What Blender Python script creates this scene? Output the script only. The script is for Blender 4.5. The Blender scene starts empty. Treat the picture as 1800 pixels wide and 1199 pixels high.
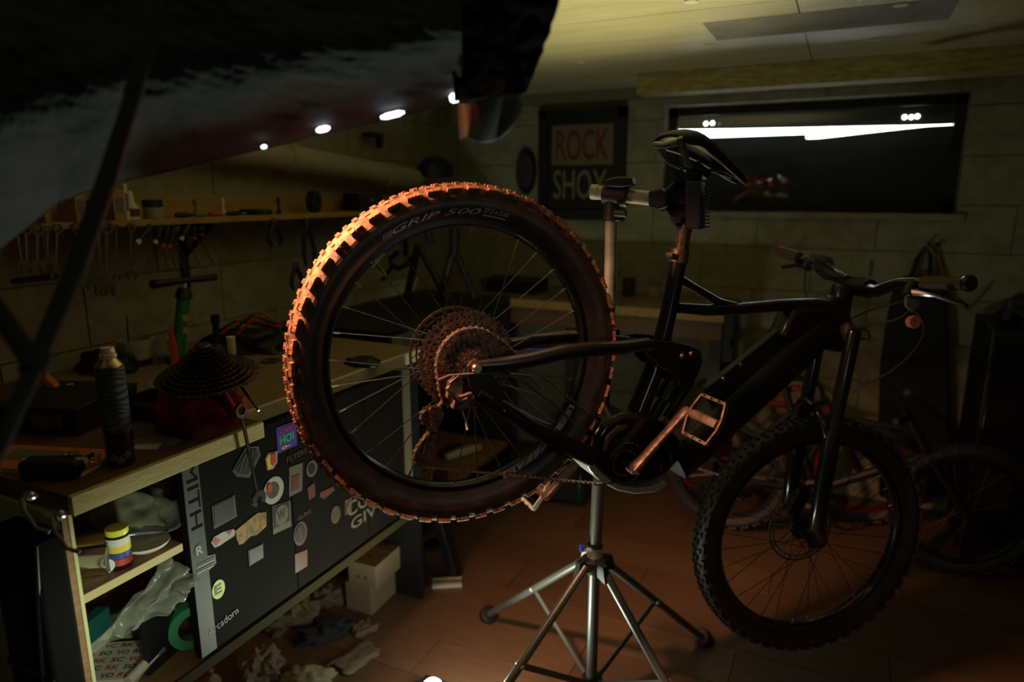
import bpy, bmesh, math, random
from mathutils import Vector, Matrix, noise
random.seed(7)
PI = math.pi
SC = bpy.context.scene
COL = SC.collection
V = Vector

# ------------------------------------------------------------------ camera, world, exposure
H = 1.42
F = 1200.0
WM = Matrix(((0.901327, 0.091719, -0.423318), (0.43314, -0.190859, 0.880887), (0.0, -0.977323, -0.211753)))  # camera(right,down,forward) -> world
cam_d = bpy.data.cameras.new('camera')
cam = bpy.data.objects.new('camera', cam_d)
COL.objects.link(cam)
cam_d.sensor_width = 36
cam_d.lens = F / 1800 * 36
cam_d.clip_start = 0.02
R3 = Matrix((WM.col[0], -WM.col[1], -WM.col[2])).transposed()
cam.matrix_world = Matrix.Translation((0, 0, H)) @ R3.to_4x4()
cam_d.dof.use_dof = True
cam_d.dof.focus_distance = 1.42
cam_d.dof.aperture_fstop = 2.0
SC.camera = cam
w = bpy.data.worlds.new('world'); SC.world = w
w.use_nodes = True
w.node_tree.nodes['Background'].inputs[0].default_value = (0.5, 0.55, 0.5, 1)
w.node_tree.nodes['Background'].inputs[1].default_value = 0.004
SC.view_settings.view_transform = 'Standard'
SC.view_settings.look = 'None'
SC.view_settings.gamma = 1
SC.view_settings.exposure = 0.0
SC.view_settings.use_curve_mapping = False


def P0(px, py, d): return V((0, 0, H)) + WM @ V(((px - 900) / F, (py - 599.5) / F, 1.0)) * d


def light(name, kind, loc, target, power, col, size=0.1, size_y=None, spread=None, spot=None):
    l = bpy.data.lights.new(name, kind); l.energy = power; l.color = col
    if kind == 'AREA':
        l.size = size
        if size_y: l.shape = 'RECTANGLE'; l.size_y = size_y
        if spread: l.spread = spread
    elif kind == 'SPOT':
        l.shadow_soft_size = size; l.spot_size = spot; l.spot_blend = 1.0
    else:
        l.shadow_soft_size = size
    o = bpy.data.objects.new(name, l); COL.objects.link(o)
    o.location = loc
    o.rotation_euler = (V(target) - V(loc)).to_track_quat('-Z', 'Y').to_euler()
    return o


# key: warm lamp inside the cloth canopy, up and left of the rear wheel
light('softbox_lamp', 'AREA', (-1.055, 0.745, H + 0.28), (-0.71, 1.17, H - 0.34), 5.0, (1.0, 0.48, 0.26), 0.12, spread=1.15)
light('fill_light', 'POINT', (0.10, 0.80, 1.10), (0, 0, 0), 0.45, (0.88, 1.0, 0.92), 0.09)  # added fill light without a fitting, brightens tyre side and cassette
light('flap_backlight', 'POINT', tuple(P0(826, 205, 0.965)), (0, 0, 0), 0.012, (1.0, 0.42, 0.2), 0.02)  # added small light close behind the copper flap, shines through it
# greenish white work lamp lying on the floor, shining up and to the left
light('work_lamp_light', 'AREA', (-0.82, 1.40, 0.10), (-0.90, 1.30, 1.6), 5.0, (0.86, 1.0, 0.74), 0.09)
light('work_lamp_glow', 'POINT', (-0.82, 1.40, 0.16), (0, 0, 0), 2.2, (0.95, 1.0, 0.84), 0.05)
# second small white lamp standing low, just outside the frame, in front of the open cabinet bay
light('bench_lamp_light', 'SPOT', (-0.60, 0.50, 0.70), (-1.25, 0.76, 0.66), 9.0, (0.86, 1.0, 0.72), 0.03, spot=0.85)
# added unseen spot, aimed up to brighten the ceiling and the room
light('ceiling_uplight', 'SPOT', (-0.50, 2.0, 0.95), (-0.80, 1.85, H + 0.5), 34.0, (1.0, 0.90, 0.46), 0.14, spot=1.75)


def cray(px, py):
    return WM @ V(((px - 900) / F, (py - 599.5) / F, 1.0))


def P(px, py, x=None, y=None, z=None, d=None):
    """point of the room seen at a photograph pixel, on a wall / bench / floor plane (z above the floor)"""
    r = cray(px, py)
    if x is not None: s = x / r.x
    elif y is not None: s = y / r.y
    elif z is not None: s = (z - H) / r.z
    else: s = d
    return V((0, 0, H)) + r * s


# ------------------------------------------------------------------ materials
MATS = {}


def mat(name, col, rough=0.6, metal=0.0, col2=None, scale=20.0, bump=0.0, detail=4.0, lo=0.35, hi=0.65, stretch=None,
        spec=0.5, coat=0.0, emit=None, strength=0.0, alpha=None, trans=0.0, bscale=None):
    if name in MATS: return MATS[name]
    m = bpy.data.materials.new(name); m.use_nodes = True
    nt = m.node_tree; b = nt.nodes['Principled BSDF']
    b.inputs['Base Color'].default_value = (*col, 1)
    b.inputs['Roughness'].default_value = rough
    b.inputs['Metallic'].default_value = metal
    b.inputs['Specular IOR Level'].default_value = spec
    if coat: b.inputs['Coat Weight'].default_value = coat; b.inputs['Coat Roughness'].default_value = 0.15
    if trans: b.inputs['Transmission Weight'].default_value = trans
    if alpha is not None: b.inputs['Alpha'].default_value = alpha
    if emit:
        b.inputs['Emission Color'].default_value = (*emit, 1); b.inputs['Emission Strength'].default_value = strength
    tc = mp = None
    if col2 is not None or bump:
        tc = nt.nodes.new('ShaderNodeTexCoord'); mp = nt.nodes.new('ShaderNodeMapping')
        nt.links.new(tc.outputs['Object'], mp.inputs[0])
        if stretch: mp.inputs['Scale'].default_value = stretch
    if col2 is not None:
        n = nt.nodes.new('ShaderNodeTexNoise'); n.inputs['Scale'].default_value = scale; n.inputs['Detail'].default_value = detail
        n.inputs['Roughness'].default_value = 0.65
        r = nt.nodes.new('ShaderNodeValToRGB')
        r.color_ramp.elements[0].position = lo; r.color_ramp.elements[1].position = hi
        r.color_ramp.elements[0].color = (*col, 1); r.color_ramp.elements[1].color = (*col2, 1)
        nt.links.new(mp.outputs[0], n.inputs['Vector']); nt.links.new(n.outputs['Fac'], r.inputs[0])
        nt.links.new(r.outputs[0], b.inputs['Base Color'])
    if bump:
        n2 = nt.nodes.new('ShaderNodeTexNoise'); n2.inputs['Scale'].default_value = bscale or scale * 3; n2.inputs['Detail'].default_value = 5
        bp = nt.nodes.new('ShaderNodeBump'); bp.inputs['Strength'].default_value = min(1.0, bump); bp.inputs['Distance'].default_value = 0.004
        nt.links.new(mp.outputs[0], n2.inputs['Vector']); nt.links.new(n2.outputs['Fac'], bp.inputs['Height'])
        nt.links.new(bp.outputs[0], b.inputs['Normal'])
    MATS[name] = m
    return m


M_block = mat('painted_block', (0.36, 0.33, 0.21), 0.9, col2=(0.17, 0.155, 0.10), scale=13, bump=0.8, lo=0.42, hi=0.85, detail=8)
M_mortar = mat('mortar', (0.20, 0.185, 0.12), 0.95, bump=0.4)
M_ceil = mat('ceiling_panel', (0.62, 0.57, 0.36), 0.5, col2=(0.52, 0.47, 0.29), scale=3, stretch=(1, 5, 1))
M_plank = mat('floor_plank', (0.155, 0.088, 0.05), 0.42, col2=(0.10, 0.055, 0.032), scale=9, stretch=(1.2, 14, 6), bump=0.12, lo=0.3, hi=0.8)
M_plank2 = mat('floor_plank_b', (0.185, 0.105, 0.06), 0.42, col2=(0.12, 0.065, 0.038), scale=8, stretch=(1.2, 13, 6), bump=0.12, lo=0.3, hi=0.8)
M_dark = mat('dark_gap', (0.01, 0.008, 0.006), 0.9)
M_black = mat('black_plastic', (0.012, 0.012, 0.013), 0.5)
M_blackg = mat('black_gloss', (0.012, 0.012, 0.015), 0.18, coat=0.6)
M_frame = mat('frame_paint', (0.014, 0.014, 0.019), 0.30, coat=0.3, col2=(0.025, 0.02, 0.018), scale=30)
M_rub = mat('tyre_rubber', (0.018, 0.016, 0.015), 0.62, col2=(0.05, 0.034, 0.026), scale=16, lo=0.45, hi=0.8, bump=0.1)
M_side = mat('tyre_sidewall', (0.022, 0.02, 0.019), 0.36, col2=(0.075, 0.045, 0.03), scale=18, lo=0.45, hi=0.9)
_nt = M_side.node_tree; _tc = _nt.nodes.new('ShaderNodeTexCoord'); _vm = _nt.nodes.new('ShaderNodeVectorMath'); _vm.operation = 'MULTIPLY'; _vm.inputs[1].default_value = (1, 0, 1)
_ln = _nt.nodes.new('ShaderNodeVectorMath'); _ln.operation = 'LENGTH'; _no = _nt.nodes.new('ShaderNodeTexNoise'); _no.inputs['Scale'].default_value = 22; _no.inputs['Detail'].default_value = 6
_ma = _nt.nodes.new('ShaderNodeMath'); _ma.operation = 'MULTIPLY_ADD'; _ma.inputs[1].default_value = 0.034
_mr = _nt.nodes.new('ShaderNodeMapRange'); _mr.inputs['From Min'].default_value = 0.328; _mr.inputs['From Max'].default_value = 0.358
_mc = _nt.nodes.new('ShaderNodeMixRGB'); _mc.inputs['Color2'].default_value = (0.30, 0.14, 0.08, 1)
_nt.links.new(_tc.outputs['Object'], _vm.inputs[0]); _nt.links.new(_vm.outputs[0], _ln.inputs[0]); _nt.links.new(_tc.outputs['Object'], _no.inputs['Vector'])
_nt.links.new(_no.outputs['Fac'], _ma.inputs[0]); _nt.links.new(_ln.outputs['Value'], _ma.inputs[2]); _nt.links.new(_ma.outputs[0], _mr.inputs['Value'])
_nt.links.new(_mr.outputs[0], _mc.inputs['Fac']); _b = _nt.nodes['Principled BSDF']; _l = _b.inputs['Base Color'].links[0]; _nt.links.new(_l.from_socket, _mc.inputs['Color1']); _nt.links.new(_mc.outputs[0], _b.inputs['Base Color'])
M_mud = mat('muddy_tread', (0.46, 0.185, 0.085), 0.75, col2=(0.11, 0.05, 0.028), scale=75, bump=1.0, lo=0.40, hi=0.68, bscale=260)
M_treadblk = mat('clean_tread', (0.03, 0.03, 0.028), 0.55, col2=(0.05, 0.045, 0.04), scale=40, bump=0.4)
M_steel = mat('spoke_steel', (0.62, 0.60, 0.58), 0.22, 1.0)
M_brass = mat('nipple_brass', (0.85, 0.62, 0.38), 0.28, 1.0)
M_rim = mat('rim_black', (0.014, 0.014, 0.016), 0.24, coat=0.4)
M_cog = mat('muddy_cog', (0.34, 0.21, 0.15), 0.34, 0.7, col2=(0.07, 0.04, 0.03), scale=90, bump=0.5)
M_chain = mat('chain_steel', (0.62, 0.46, 0.36), 0.30, 0.75, col2=(0.20, 0.12, 0.08), scale=120)
M_alu = mat('dirty_aluminium', (0.34, 0.22, 0.17), 0.42, 0.6, col2=(0.13, 0.08, 0.06), scale=45, bump=0.3)
M_silver = mat('brushed_silver', (0.66, 0.68, 0.63), 0.36, 0.35)
M_chrome = mat('chrome', (0.8, 0.82, 0.8), 0.12, 1.0)
M_stand = mat('stand_grey_paint', (0.16, 0.17, 0.165), 0.36, 0.5)
M_standt = mat('stand_scuffed_tube', (0.42, 0.42, 0.37), 0.5, 0.3, col2=(0.2, 0.2, 0.17), scale=14, lo=0.4, hi=0.7)
M_standb = mat('stand_black', (0.02, 0.02, 0.022), 0.45)
M_jaw = mat('jaw_rubber_blue_black', (0.02, 0.02, 0.045), 0.5)
M_ply = mat('bench_edge_wood', (0.68, 0.55, 0.22), 0.6, col2=(0.52, 0.40, 0.15), scale=22, stretch=(6, 1.2, 6), bump=0.2)
M_ply2 = mat('bench_edge_pale', (0.66, 0.60, 0.40), 0.6, col2=(0.56, 0.50, 0.31), scale=22, stretch=(6, 1.2, 6))
M_top = mat('bench_top_wood', (0.17, 0.085, 0.042), 0.5, col2=(0.10, 0.046, 0.024), scale=10, stretch=(8, 1.2, 6), bump=0.15)
M_top2 = mat('bench_top_wood_b', (0.30, 0.20, 0.11), 0.5, col2=(0.21, 0.13, 0.07), scale=10, stretch=(8, 1.2, 6))
M_lam = mat('cream_laminate', (0.55, 0.50, 0.30), 0.5)
M_oak = mat('shelf_wood', (0.36, 0.19, 0.085), 0.5, col2=(0.25, 0.12, 0.05), scale=14, stretch=(6, 1.2, 6))
M_yel = mat('yellow_pine', (0.46, 0.28, 0.09), 0.6, col2=(0.36, 0.20, 0.06), scale=12, stretch=(4, 1, 4))
M_door = mat('black_board', (0.009, 0.0072, 0.006), 0.7, col2=(0.012, 0.0095, 0.008), scale=6, spec=.04)
M_strip = mat('grey_edge_strip', (0.065, 0.068, 0.068), 0.5, spec=.3)
M_cloth = mat('dark_grey_cloth', (0.048, 0.064, 0.068), 0.85, col2=(0.032, 0.043, 0.046), scale=12, bump=0.5, bscale=30)
M_clothin = mat('copper_lining', (0.60, 0.26, 0.15), 0.7)
_nt = M_clothin.node_tree; _tr = _nt.nodes.new('ShaderNodeBsdfTranslucent'); _tr.inputs[0].default_value = (0.7, 0.33, 0.2, 1)
_mx = _nt.nodes.new('ShaderNodeMixShader'); _mx.inputs[0].default_value = 0.6
_nt.links.new(_nt.nodes['Principled BSDF'].outputs[0], _mx.inputs[1]); _nt.links.new(_tr.outputs[0], _mx.inputs[2]); _nt.links.new(_mx.outputs[0], _nt.nodes['Material Output'].inputs[0])
M_card = mat('cardboard', (0.34, 0.25, 0.155), 0.85, col2=(0.29, 0.21, 0.13), scale=8)
M_ink = mat('printed_ink', (0.05, 0.035, 0.03), 0.8)
M_kraft = mat('kraft_paper', (0.22, 0.17, 0.11), 0.85, col2=(0.16, 0.12, 0.08), scale=8, bump=0.3)
M_white = mat('white_plastic', (0.72, 0.68, 0.58), 0.45)
M_peach = mat('peach_plastic', (0.80, 0.66, 0.55), 0.45)
M_red = mat('red_cloth', (0.42, 0.02, 0.018), 0.55, col2=(0.25, 0.01, 0.01), scale=14)
M_redp = mat('red_plastic', (0.50, 0.05, 0.03), 0.4)
M_orange = mat('orange_plastic', (0.62, 0.16, 0.05), 0.45)
M_green = mat('green_paint', (0.02, 0.20, 0.09), 0.4)
M_gold = mat('gold_dome', (0.62, 0.48, 0.22), 0.25, 1.0)
M_glass = mat('window_glass', (0.010, 0.011, 0.010), 0.08, spec=0.6)
M_day = mat('daylight', (0, 0, 0), 1, emit=(0.86, 1.0, 0.94), strength=9.0)
M_glint = mat('hem_glint', (0, 0, 0), 1, emit=(0.92, 1.0, 1.0), strength=3.0)  # emission standing in for glints on the canopy hem
M_lamp = mat('lamp_face', (0, 0, 0), 1, emit=(0.96, 1.0, 0.88), strength=9.0)
M_pvc = mat('grey_pipe', (0.40, 0.37, 0.25), 0.6, col2=(0.3, 0.28, 0.19), scale=5)
M_tan = mat('brown_rubber_grip', (0.085, 0.04, 0.03), 0.6)
M_print = mat('tyre_print', (0.66, 0.58, 0.50), 0.6)
M_grey = mat('grey_plastic', (0.16, 0.16, 0.15), 0.5)
M_can = mat('can_print_grey', (0.10, 0.115, 0.12), 0.28, 0.2)
M_bag = mat('clear_plastic_film', (0.34, 0.36, 0.31), 0.2, col2=(0.45, 0.46, 0.4), scale=10, bump=1.0, bscale=14, alpha=0.34)
M_yellowp = mat('yellow_print', (0.75, 0.72, 0.05), 0.4)
M_bluep = mat('blue_print', (0.06, 0.07, 0.32), 0.4)
M_purp = mat('purple_plastic', (0.055, 0.035, 0.06), 0.5)


# ------------------------------------------------------------------ geometry collector
def frame_of(d, up=(0, 0, 1)):
    d = V(d).normalized(); u = V(up)
    if abs(d.dot(u)) > 0.97: u = V((0, 1, 0)) if abs(d.y) < 0.9 else V((1, 0, 0))
    a = u.cross(d).normalized(); b = d.cross(a).normalized()
    return a, b, d


class G:
    def __init__(s): s.v = []; s.f = []; s.m = []; s.mi = 0

    def add(s, vs, fs):
        o = len(s.v); s.v += [tuple(x) for x in vs]
        for f in fs: s.f.append([i + o for i in f]); s.m.append(s.mi)
        return s

    def box(s, c, size, R=None, taper=1.0):
        c = V(c); x, y, z = [k / 2 for k in size]
        vs = []
        for k in (-1, 1):
            t = taper if k > 0 else 1.0
            for i, j in ((-1, -1), (1, -1), (1, 1), (-1, 1)):
                p = V((i * x * t, j * y * t, k * z))
                vs.append(c + (R @ p if R is not None else p))
        return s.add(vs, [[3, 2, 1, 0], [4, 5, 6, 7], [0, 1, 5, 4], [1, 2, 6, 5], [2, 3, 7, 6], [3, 0, 4, 7]])

    def box2(s, a, b):
        a = V(a); b = V(b)
        return s.box((a + b) / 2, [abs(b[i] - a[i]) for i in range(3)])

    def beam(s, a, b, wx, wy, up=(0, 0, 1), taper=1.0):
        a = V(a); b = V(b); e, f, d = frame_of(b - a, up)
        return s.box((a + b) / 2, (wx, wy, (b - a).length), Matrix((e, f, d)).transposed(), taper)

    def tube(s, pts, r, n=12, closed=False, flat=1.0, up=(0, 0, 1), cap=True, sq=0.0):
        pts = [V(p) for p in pts]; N = len(pts)
        rr = r if isinstance(r, (list, tuple)) else [r] * N
        vs = []; prev = None
        for i, p in enumerate(pts):
            if closed: d = pts[(i + 1) % N] - pts[i - 1]
            else: d = pts[min(i + 1, N - 1)] - pts[max(i - 1, 0)]
            if prev is None: a, b, d = frame_of(d, up)
            else:
                d = d.normalized(); a = prev - d * prev.dot(d)
                a = a.normalized() if a.length > 1e-6 else frame_of(d, up)[0]; b = d.cross(a)
            prev = a
            for k in range(n):
                t = 2 * PI * k / n; c, q = math.cos(t), math.sin(t)
                g = 1.0
                if sq: g = 1 / (abs(c) ** (2 + sq * 4) + abs(q) ** (2 + sq * 4)) ** (1 / (2 + sq * 4))
                vs.append(p + a * (c * g * rr[i] * flat) + b * (q * g * rr[i]))
        fs = []
        for i in range(N if closed else N - 1):
            j = (i + 1) % N
            for k in range(n):
                l = (k + 1) % n; fs.append([i * n + k, i * n + l, j * n + l, j * n + k])
        if cap and not closed:
            fs.append(list(range(n))[::-1]); fs.append([(N - 1) * n + k for k in range(n)])
        return s.add(vs, fs)

    def cyl(s, a, b, r, r2=None, n=20):
        return s.tube([a, b], [r, r if r2 is None else r2], n)

    def lathe(s, prof, o=(0, 0, 0), axis=(0, 0, 1), n=24, closed=False, cap=True):
        """prof: (radius, height along axis)"""
        a, b, d = frame_of(axis, (0, 0, 1) if abs(V(axis).normalized().z) < 0.9 else (0, 1, 0)); o = V(o)
        vs = []; m = len(prof)
        for k in range(n):
            t = 2 * PI * k / n
            for r, h in prof: vs.append(o + a * (r * math.cos(t)) + b * (r * math.sin(t)) + d * h)
        fs = []
        for k in range(n):
            l = (k + 1) % n
            for i in range(m if closed else m - 1):
                j = (i + 1) % m; fs.append([k * m + i, l * m + i, l * m + j, k * m + j])
        if not closed and cap:
            if prof[0][0] > 1e-5: fs.append([k * m for k in range(n)][::-1])
            if prof[-1][0] > 1e-5: fs.append([k * m + m - 1 for k in range(n)])
        return s.add(vs, fs)

    def prism(s, pts, off):
        """closed polygon of 3-D points extruded by vector off"""
        n = len(pts); off = V(off); pts = [V(p) for p in pts]
        return s.add(pts + [p + off for p in pts], [list(range(n))[::-1], [n + i for i in range(n)]] + [[i, (i + 1) % n, n + (i + 1) % n, n + i] for i in range(n)])

    def grid(s, fn, nu, nv):
        vs = [fn(i / nu, j / nv) for j in range(nv + 1) for i in range(nu + 1)]
        fs = [[j * (nu + 1) + i, j * (nu + 1) + i + 1, (j + 1) * (nu + 1) + i + 1, (j + 1) * (nu + 1) + i] for j in range(nv) for i in range(nu)]
        return s.add(vs, fs)

    def mesh(s, name, mats, smooth=35):
        me = bpy.data.meshes.new(name); me.from_pydata(s.v, [], s.f)
        for m in (mats if isinstance(mats, (list, tuple)) else [mats]): me.materials.append(m)
        if any(s.m): me.polygons.foreach_set('material_index', s.m)
        bm = bmesh.new(); bm.from_mesh(me); bmesh.ops.recalc_face_normals(bm, faces=bm.faces); bm.to_mesh(me); bm.free()
        if smooth:
            me.shade_smooth(); me.set_sharp_from_angle(angle=math.radians(smooth))
        me.update()
        return me

    def build(s, name, mats, parent=None, smooth=35, bevel=0, thick=0, mw=None, sub=0):
        o = bpy.data.objects.new(name, s.mesh(name, mats, smooth)); COL.objects.link(o)
        if parent is not None: o.parent = parent
        if mw is not None: o.matrix_local = mw
        if thick:
            q = o.modifiers.new('thickness', 'SOLIDIFY'); q.thickness = thick; q.offset = 0
        if sub:
            q = o.modifiers.new('smooth', 'SUBSURF'); q.levels = sub; q.render_levels = sub
        if bevel:
            q = o.modifiers.new('bevel', 'BEVEL'); q.width = bevel; q.segments = 2; q.limit_method = 'ANGLE'; q.angle_limit = 0.7
        return o


def inst(name, me, parent=None, mw=None):
    o = bpy.data.objects.new(name, me); COL.objects.link(o)
    if parent is not None: o.parent = parent
    if mw is not None: o.matrix_local = mw
    return o


def tag(o, label=None, cat=None, group=None, kind=None):
    if label: o['label'] = label
    if cat: o['category'] = cat
    if group: o['group'] = group
    if kind: o['kind'] = kind
    return o


def thing(name, label, cat, loc=(0, 0, 0), rotz=0, group=None, mw=None):
    o = bpy.data.objects.new(name, None); COL.objects.link(o); o.empty_display_size = 0.05
    if mw is not None: o.matrix_world = mw
    else: o.location = loc; o.rotation_euler = (0, 0, rotz)
    return tag(o, label, cat, group)


def struct(name, g, m, parent=None, **k):
    o = g.build(name, m, parent, **k)
    if parent is None: o['kind'] = 'structure'
    return o


def text_mesh(s, w=None, h=None, extrude=0.0006, bold=0.0, shear=0.0):
    cu = bpy.data.curves.new('lettering', 'FONT'); cu.body = s; cu.size = 1; cu.extrude = 0; cu.offset = bold * 0.3; cu.shear = shear
    cu.resolution_u = 3; cu.align_x = 'CENTER'; cu.align_y = 'CENTER'
    ob = bpy.data.objects.new('lettering', cu); COL.objects.link(ob)
    bpy.context.view_layer.update()
    me = bpy.data.meshes.new_from_object(ob.evaluated_get(bpy.context.evaluated_depsgraph_get()))
    bpy.data.objects.remove(ob); bpy.data.curves.remove(cu)
    xs = [v.co.x for v in me.vertices]; ys = [v.co.y for v in me.vertices]
    x0, x1, y0, y1 = min(xs), max(xs), min(ys), max(ys)
    sx = w / (x1 - x0) if w else None; sy = h / (y1 - y0) if h else None
    sx = sx or sy; sy = sy or sx
    for v in me.vertices:
        v.co = V(((v.co.x - (x0 + x1) / 2) * sx, (v.co.y - (y0 + y1) / 2) * sy, 0))
    return me


def text(s, name, m, parent, mw, w=None, h=None, **k):
    me = text_mesh(s, w, h, **k); me.materials.clear(); me.materials.append(m)
    return inst(name, me, parent, mw)


def axes(o, x, y, z):
    x, y, z, o = V(x), V(y), V(z), V(o)
    return Matrix(((x.x, y.x, z.x, o.x), (x.y, y.y, z.y, o.y), (x.z, y.z, z.z, o.z), (0, 0, 0, 1)))


# ------------------------------------------------------------------ the room
XL, YB, ZC = -2.0, 3.45, 1.92
XR, YF = 2.1, -1.6
fl = struct('floor', G().box2((XL, YF, -0.05), (XR, YB, -0.012)), M_dark, smooth=0)
rw = 0.1795
row = 0
y = 2.392 - rw * 23
plank_me = {}
for r in range(40):
    y0 = 2.392 + (r - 22) * rw
    if y0 > YB or y0 + rw < 0.2: continue
    off = (-0.99 + (r * 0.437) % 1.25) - 2.5
    x = off
    while x < XR:
        x0, x1 = max(x, XL), min(x + 1.25, XR)
        if x1 - x0 > 0.02:
            ya, yb = y0, min(y0 + rw, YB)
            o = G().box2((x0 + 0.0012, ya + 0.0012, -0.012), (x1 - 0.0012, yb - 0.0012, random.uniform(-0.0006, 0.0004))).build('floor_plank', M_plank if random.random() < 0.5 else M_plank2, fl, smooth=0)
        x += 1.25


def block_wall(name, axis, fixed, u0, u1, holes, sign, phase):
    """painted 50 x 20 cm blocks standing proud of their mortar"""
    if axis == 'y': g = G().box2((u0, fixed + 0.004 * sign, 0), (u1, fixed + 0.12 * sign, ZC)) if not holes else None
    else: g = G().box2((fixed + 0.004 * sign, u0, 0), (fixed + 0.12 * sign, u1, ZC))
    if g is None:
        g = G(); (a, b, za, zb) = holes[0]; f0, f1 = fixed + 0.004 * sign, fixed + 0.16 * sign
        g.box2((u0, f0, 0), (a, f1, ZC)); g.box2((b, f0, 0), (u1, f1, ZC)); g.box2((a, f0, 0), (b, f1, za)); g.box2((a, f0, zb), (b, f1, ZC))
    wall = struct(name, g, M_mortar, smooth=0)
    bw, bh = 0.5, 0.2
    k = 0; z = -0.03
    while z < ZC:
        u = u0 - 0.5 + (phase + (0.25 if k % 2 else 0)) % 0.5
        while u < u1:
            a, b, c, d = max(u, u0) + 0.0025, min(u + bw, u1) - 0.0025, max(z, 0) + 0.0025, min(z + bh, ZC) - 0.0025
            pieces = [(a, b, c, d)]
            for (ha, hb, hc, hd) in holes:
                nx = []
                for (a, b, c, d) in pieces:
                    if b <= ha or a >= hb or d <= hc or c >= hd: nx.append((a, b, c, d)); continue
                    if a < ha: nx.append((a, ha, c, d))
                    if b > hb: nx.append((hb, b, c, d))
                    if c < hc: nx.append((max(a, ha), min(b, hb), c, hc))
                    if d > hd: nx.append((max(a, ha), min(b, hb), hd, d))
                pieces = nx
            for (a, b, c, d) in pieces:
                if b - a < 0.02 or d - c < 0.01: continue
                e = random.uniform(0.0, 0.0025)
                if axis == 'y': gg = G().box2((a, fixed - e * sign, c), (b, fixed + 0.01 * sign, d))
                else: gg = G().box2((fixed - e * sign, a, c), (fixed + 0.01 * sign, b, d))
                gg.build('block', M_block, wall, smooth=0)
            u += bw
        z += bh; k += 1
    return wall


WX0, WX1, WZ0, WZ1 = -0.83, 0.42, 1.335, 1.83
wb = block_wall('wall_back', 'y', YB, XL, XR, [(WX0, WX1, WZ0, WZ1)], 1, 0.13)
wl = block_wall('wall_left', 'x', XL, 0.3, YB, [], -1, 0.2)
struct('wall_right', G().box2((XR, YF, 0), (XR + 0.1, YB, ZC)), M_block, smooth=0)
struct('wall_front', G().box2((XL, YF - 0.1, 0), (XR, YF, ZC)), M_block, smooth=0)
struct('wall_left_2', G().box2((XL - 0.1, YF, 0), (XL, 0.3, ZC)), M_block, smooth=0)
ce = struct('ceiling', G().box2((XL, YF, ZC + 0.012), (XR, YB, ZC + 0.06)), M_dark, smooth=0)
pxs = [-2.0, -1.39, -0.17, 1.05, 2.1]; pys = [-1.6, 0.0, 0.9, 2.08, 3.45]
for i in range(4):
    for j in range(4):
        G().box2((pxs[i] + 0.002, pys[j] + 0.002, ZC), (pxs[i + 1] - 0.002, pys[j + 1] - 0.002, ZC + 0.012)).build('ceiling_panel', M_ceil, ce, smooth=0)
M_disc = mat('pale_fixing_disc', (0.72, 0.70, 0.58), 0.6)
for (px, py) in ((1215, 2), (1246, 79), (1021, 109), (1276, 115), (1583, 8), (1538, 69)):
    c = P(px, py, z=ZC)
    G().lathe([(0.0, 0.0), (0.018, 0.0), (0.02, -0.003), (0.0, -0.005)][::-1], c, (0, 0, 1), 16).build('fixing_disc', M_disc, ce)
G().box2((-0.44, 2.24, ZC - 0.0015), (0.22, 2.50, ZC + 0.001)).build('grey_patch', mat('grey_ceiling_patch', (0.32, 0.30, 0.27), 0.9, col2=(0.20, 0.19, 0.18), scale=4), ce, smooth=0)  # blotchy grey patch flat on the ceiling panels
# beam along the top of the back wall and the low lintel
struct('trim_1', G().box2((-0.86, 3.02, ZC - 0.085), (0.80, 3.14, ZC)), mat('yellow_beam', (0.50, 0.42, 0.12), 0.7, col2=(0.28, 0.2, 0.06), scale=14, stretch=(1, 6, 6)), smooth=0, bevel=0.004)
struct('trim_2', G().box2((-1.95, YB - 0.06, ZC - 0.05), (XR, YB - 0.003, ZC)), M_mortar, smooth=0)

# window: recessed, boarded dark, daylight coming through the gap in the boards
wf = G()
fy = YB + 0.09
for a, b in (((WX0, fy, WZ0), (WX0 + 0.04, fy + 0.04, WZ1)), ((WX1 - 0.04, fy, WZ0), (WX1, fy + 0.04, WZ1)), ((WX0, fy, WZ0), (WX1, fy + 0.04, WZ0 + 0.04)), ((WX0, fy, WZ1 - 0.04), (WX1, fy + 0.04, WZ1))):
    wf.box2(a, b)
win = struct('window_1', wf, M_black, smooth=0)
G().box2((WX0 + 0.04, fy + 0.012, WZ0 + 0.04), (WX1 - 0.04, fy + 0.018, WZ1 - 0.04)).build('window_pane', mat('window_pane_glass', (1, 1, 1), 0.02, trans=1.0), win, smooth=0)
M_board = mat('dark_blackout_board', (0.035, 0.037, 0.032), 0.7)


def on(px, py, y): return P(px, py, y=y)


yb2 = fy + 0.06
up_edge = [(1180, 228), (1300, 226.5), (1420, 224), (1560, 221), (1632, 219.5)]
lo_edge = [(1180, 244.5), (1300, 240), (1416, 236), (1417, 244), (1440, 243.5), (1540, 232), (1632, 222)]
tl, tr = V((WX0, yb2, WZ1 + 0.02)), V((WX1 + 0.02, yb2, WZ1 + 0.02))
top_board = [on(*p, yb2) for p in up_edge] + [V((WX1, yb2, on(1632, 219.5, yb2).z)), V((WX1, yb2, WZ1)), V((WX0, yb2, WZ1))]
top_board[0] = V((WX0, yb2, top_board[0].z))
low_board = [on(*p, yb2) for p in lo_edge] + [V((WX1, yb2, on(1632, 221, yb2).z)), V((WX1, yb2, WZ0)), V((WX0, yb2, WZ0))]
low_board[0] = V((WX0, yb2, low_board[0].z))
G().prism(top_board, (0, 0.01, 0)).build('blackout_board', M_board, win, smooth=0)
G().prism(low_board, (0, 0.01, 0)).build('blackout_board', M_board, win, smooth=0)
a, b = on(1180, 250, yb2 + 0.03), on(1640, 205, yb2 + 0.03)
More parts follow.
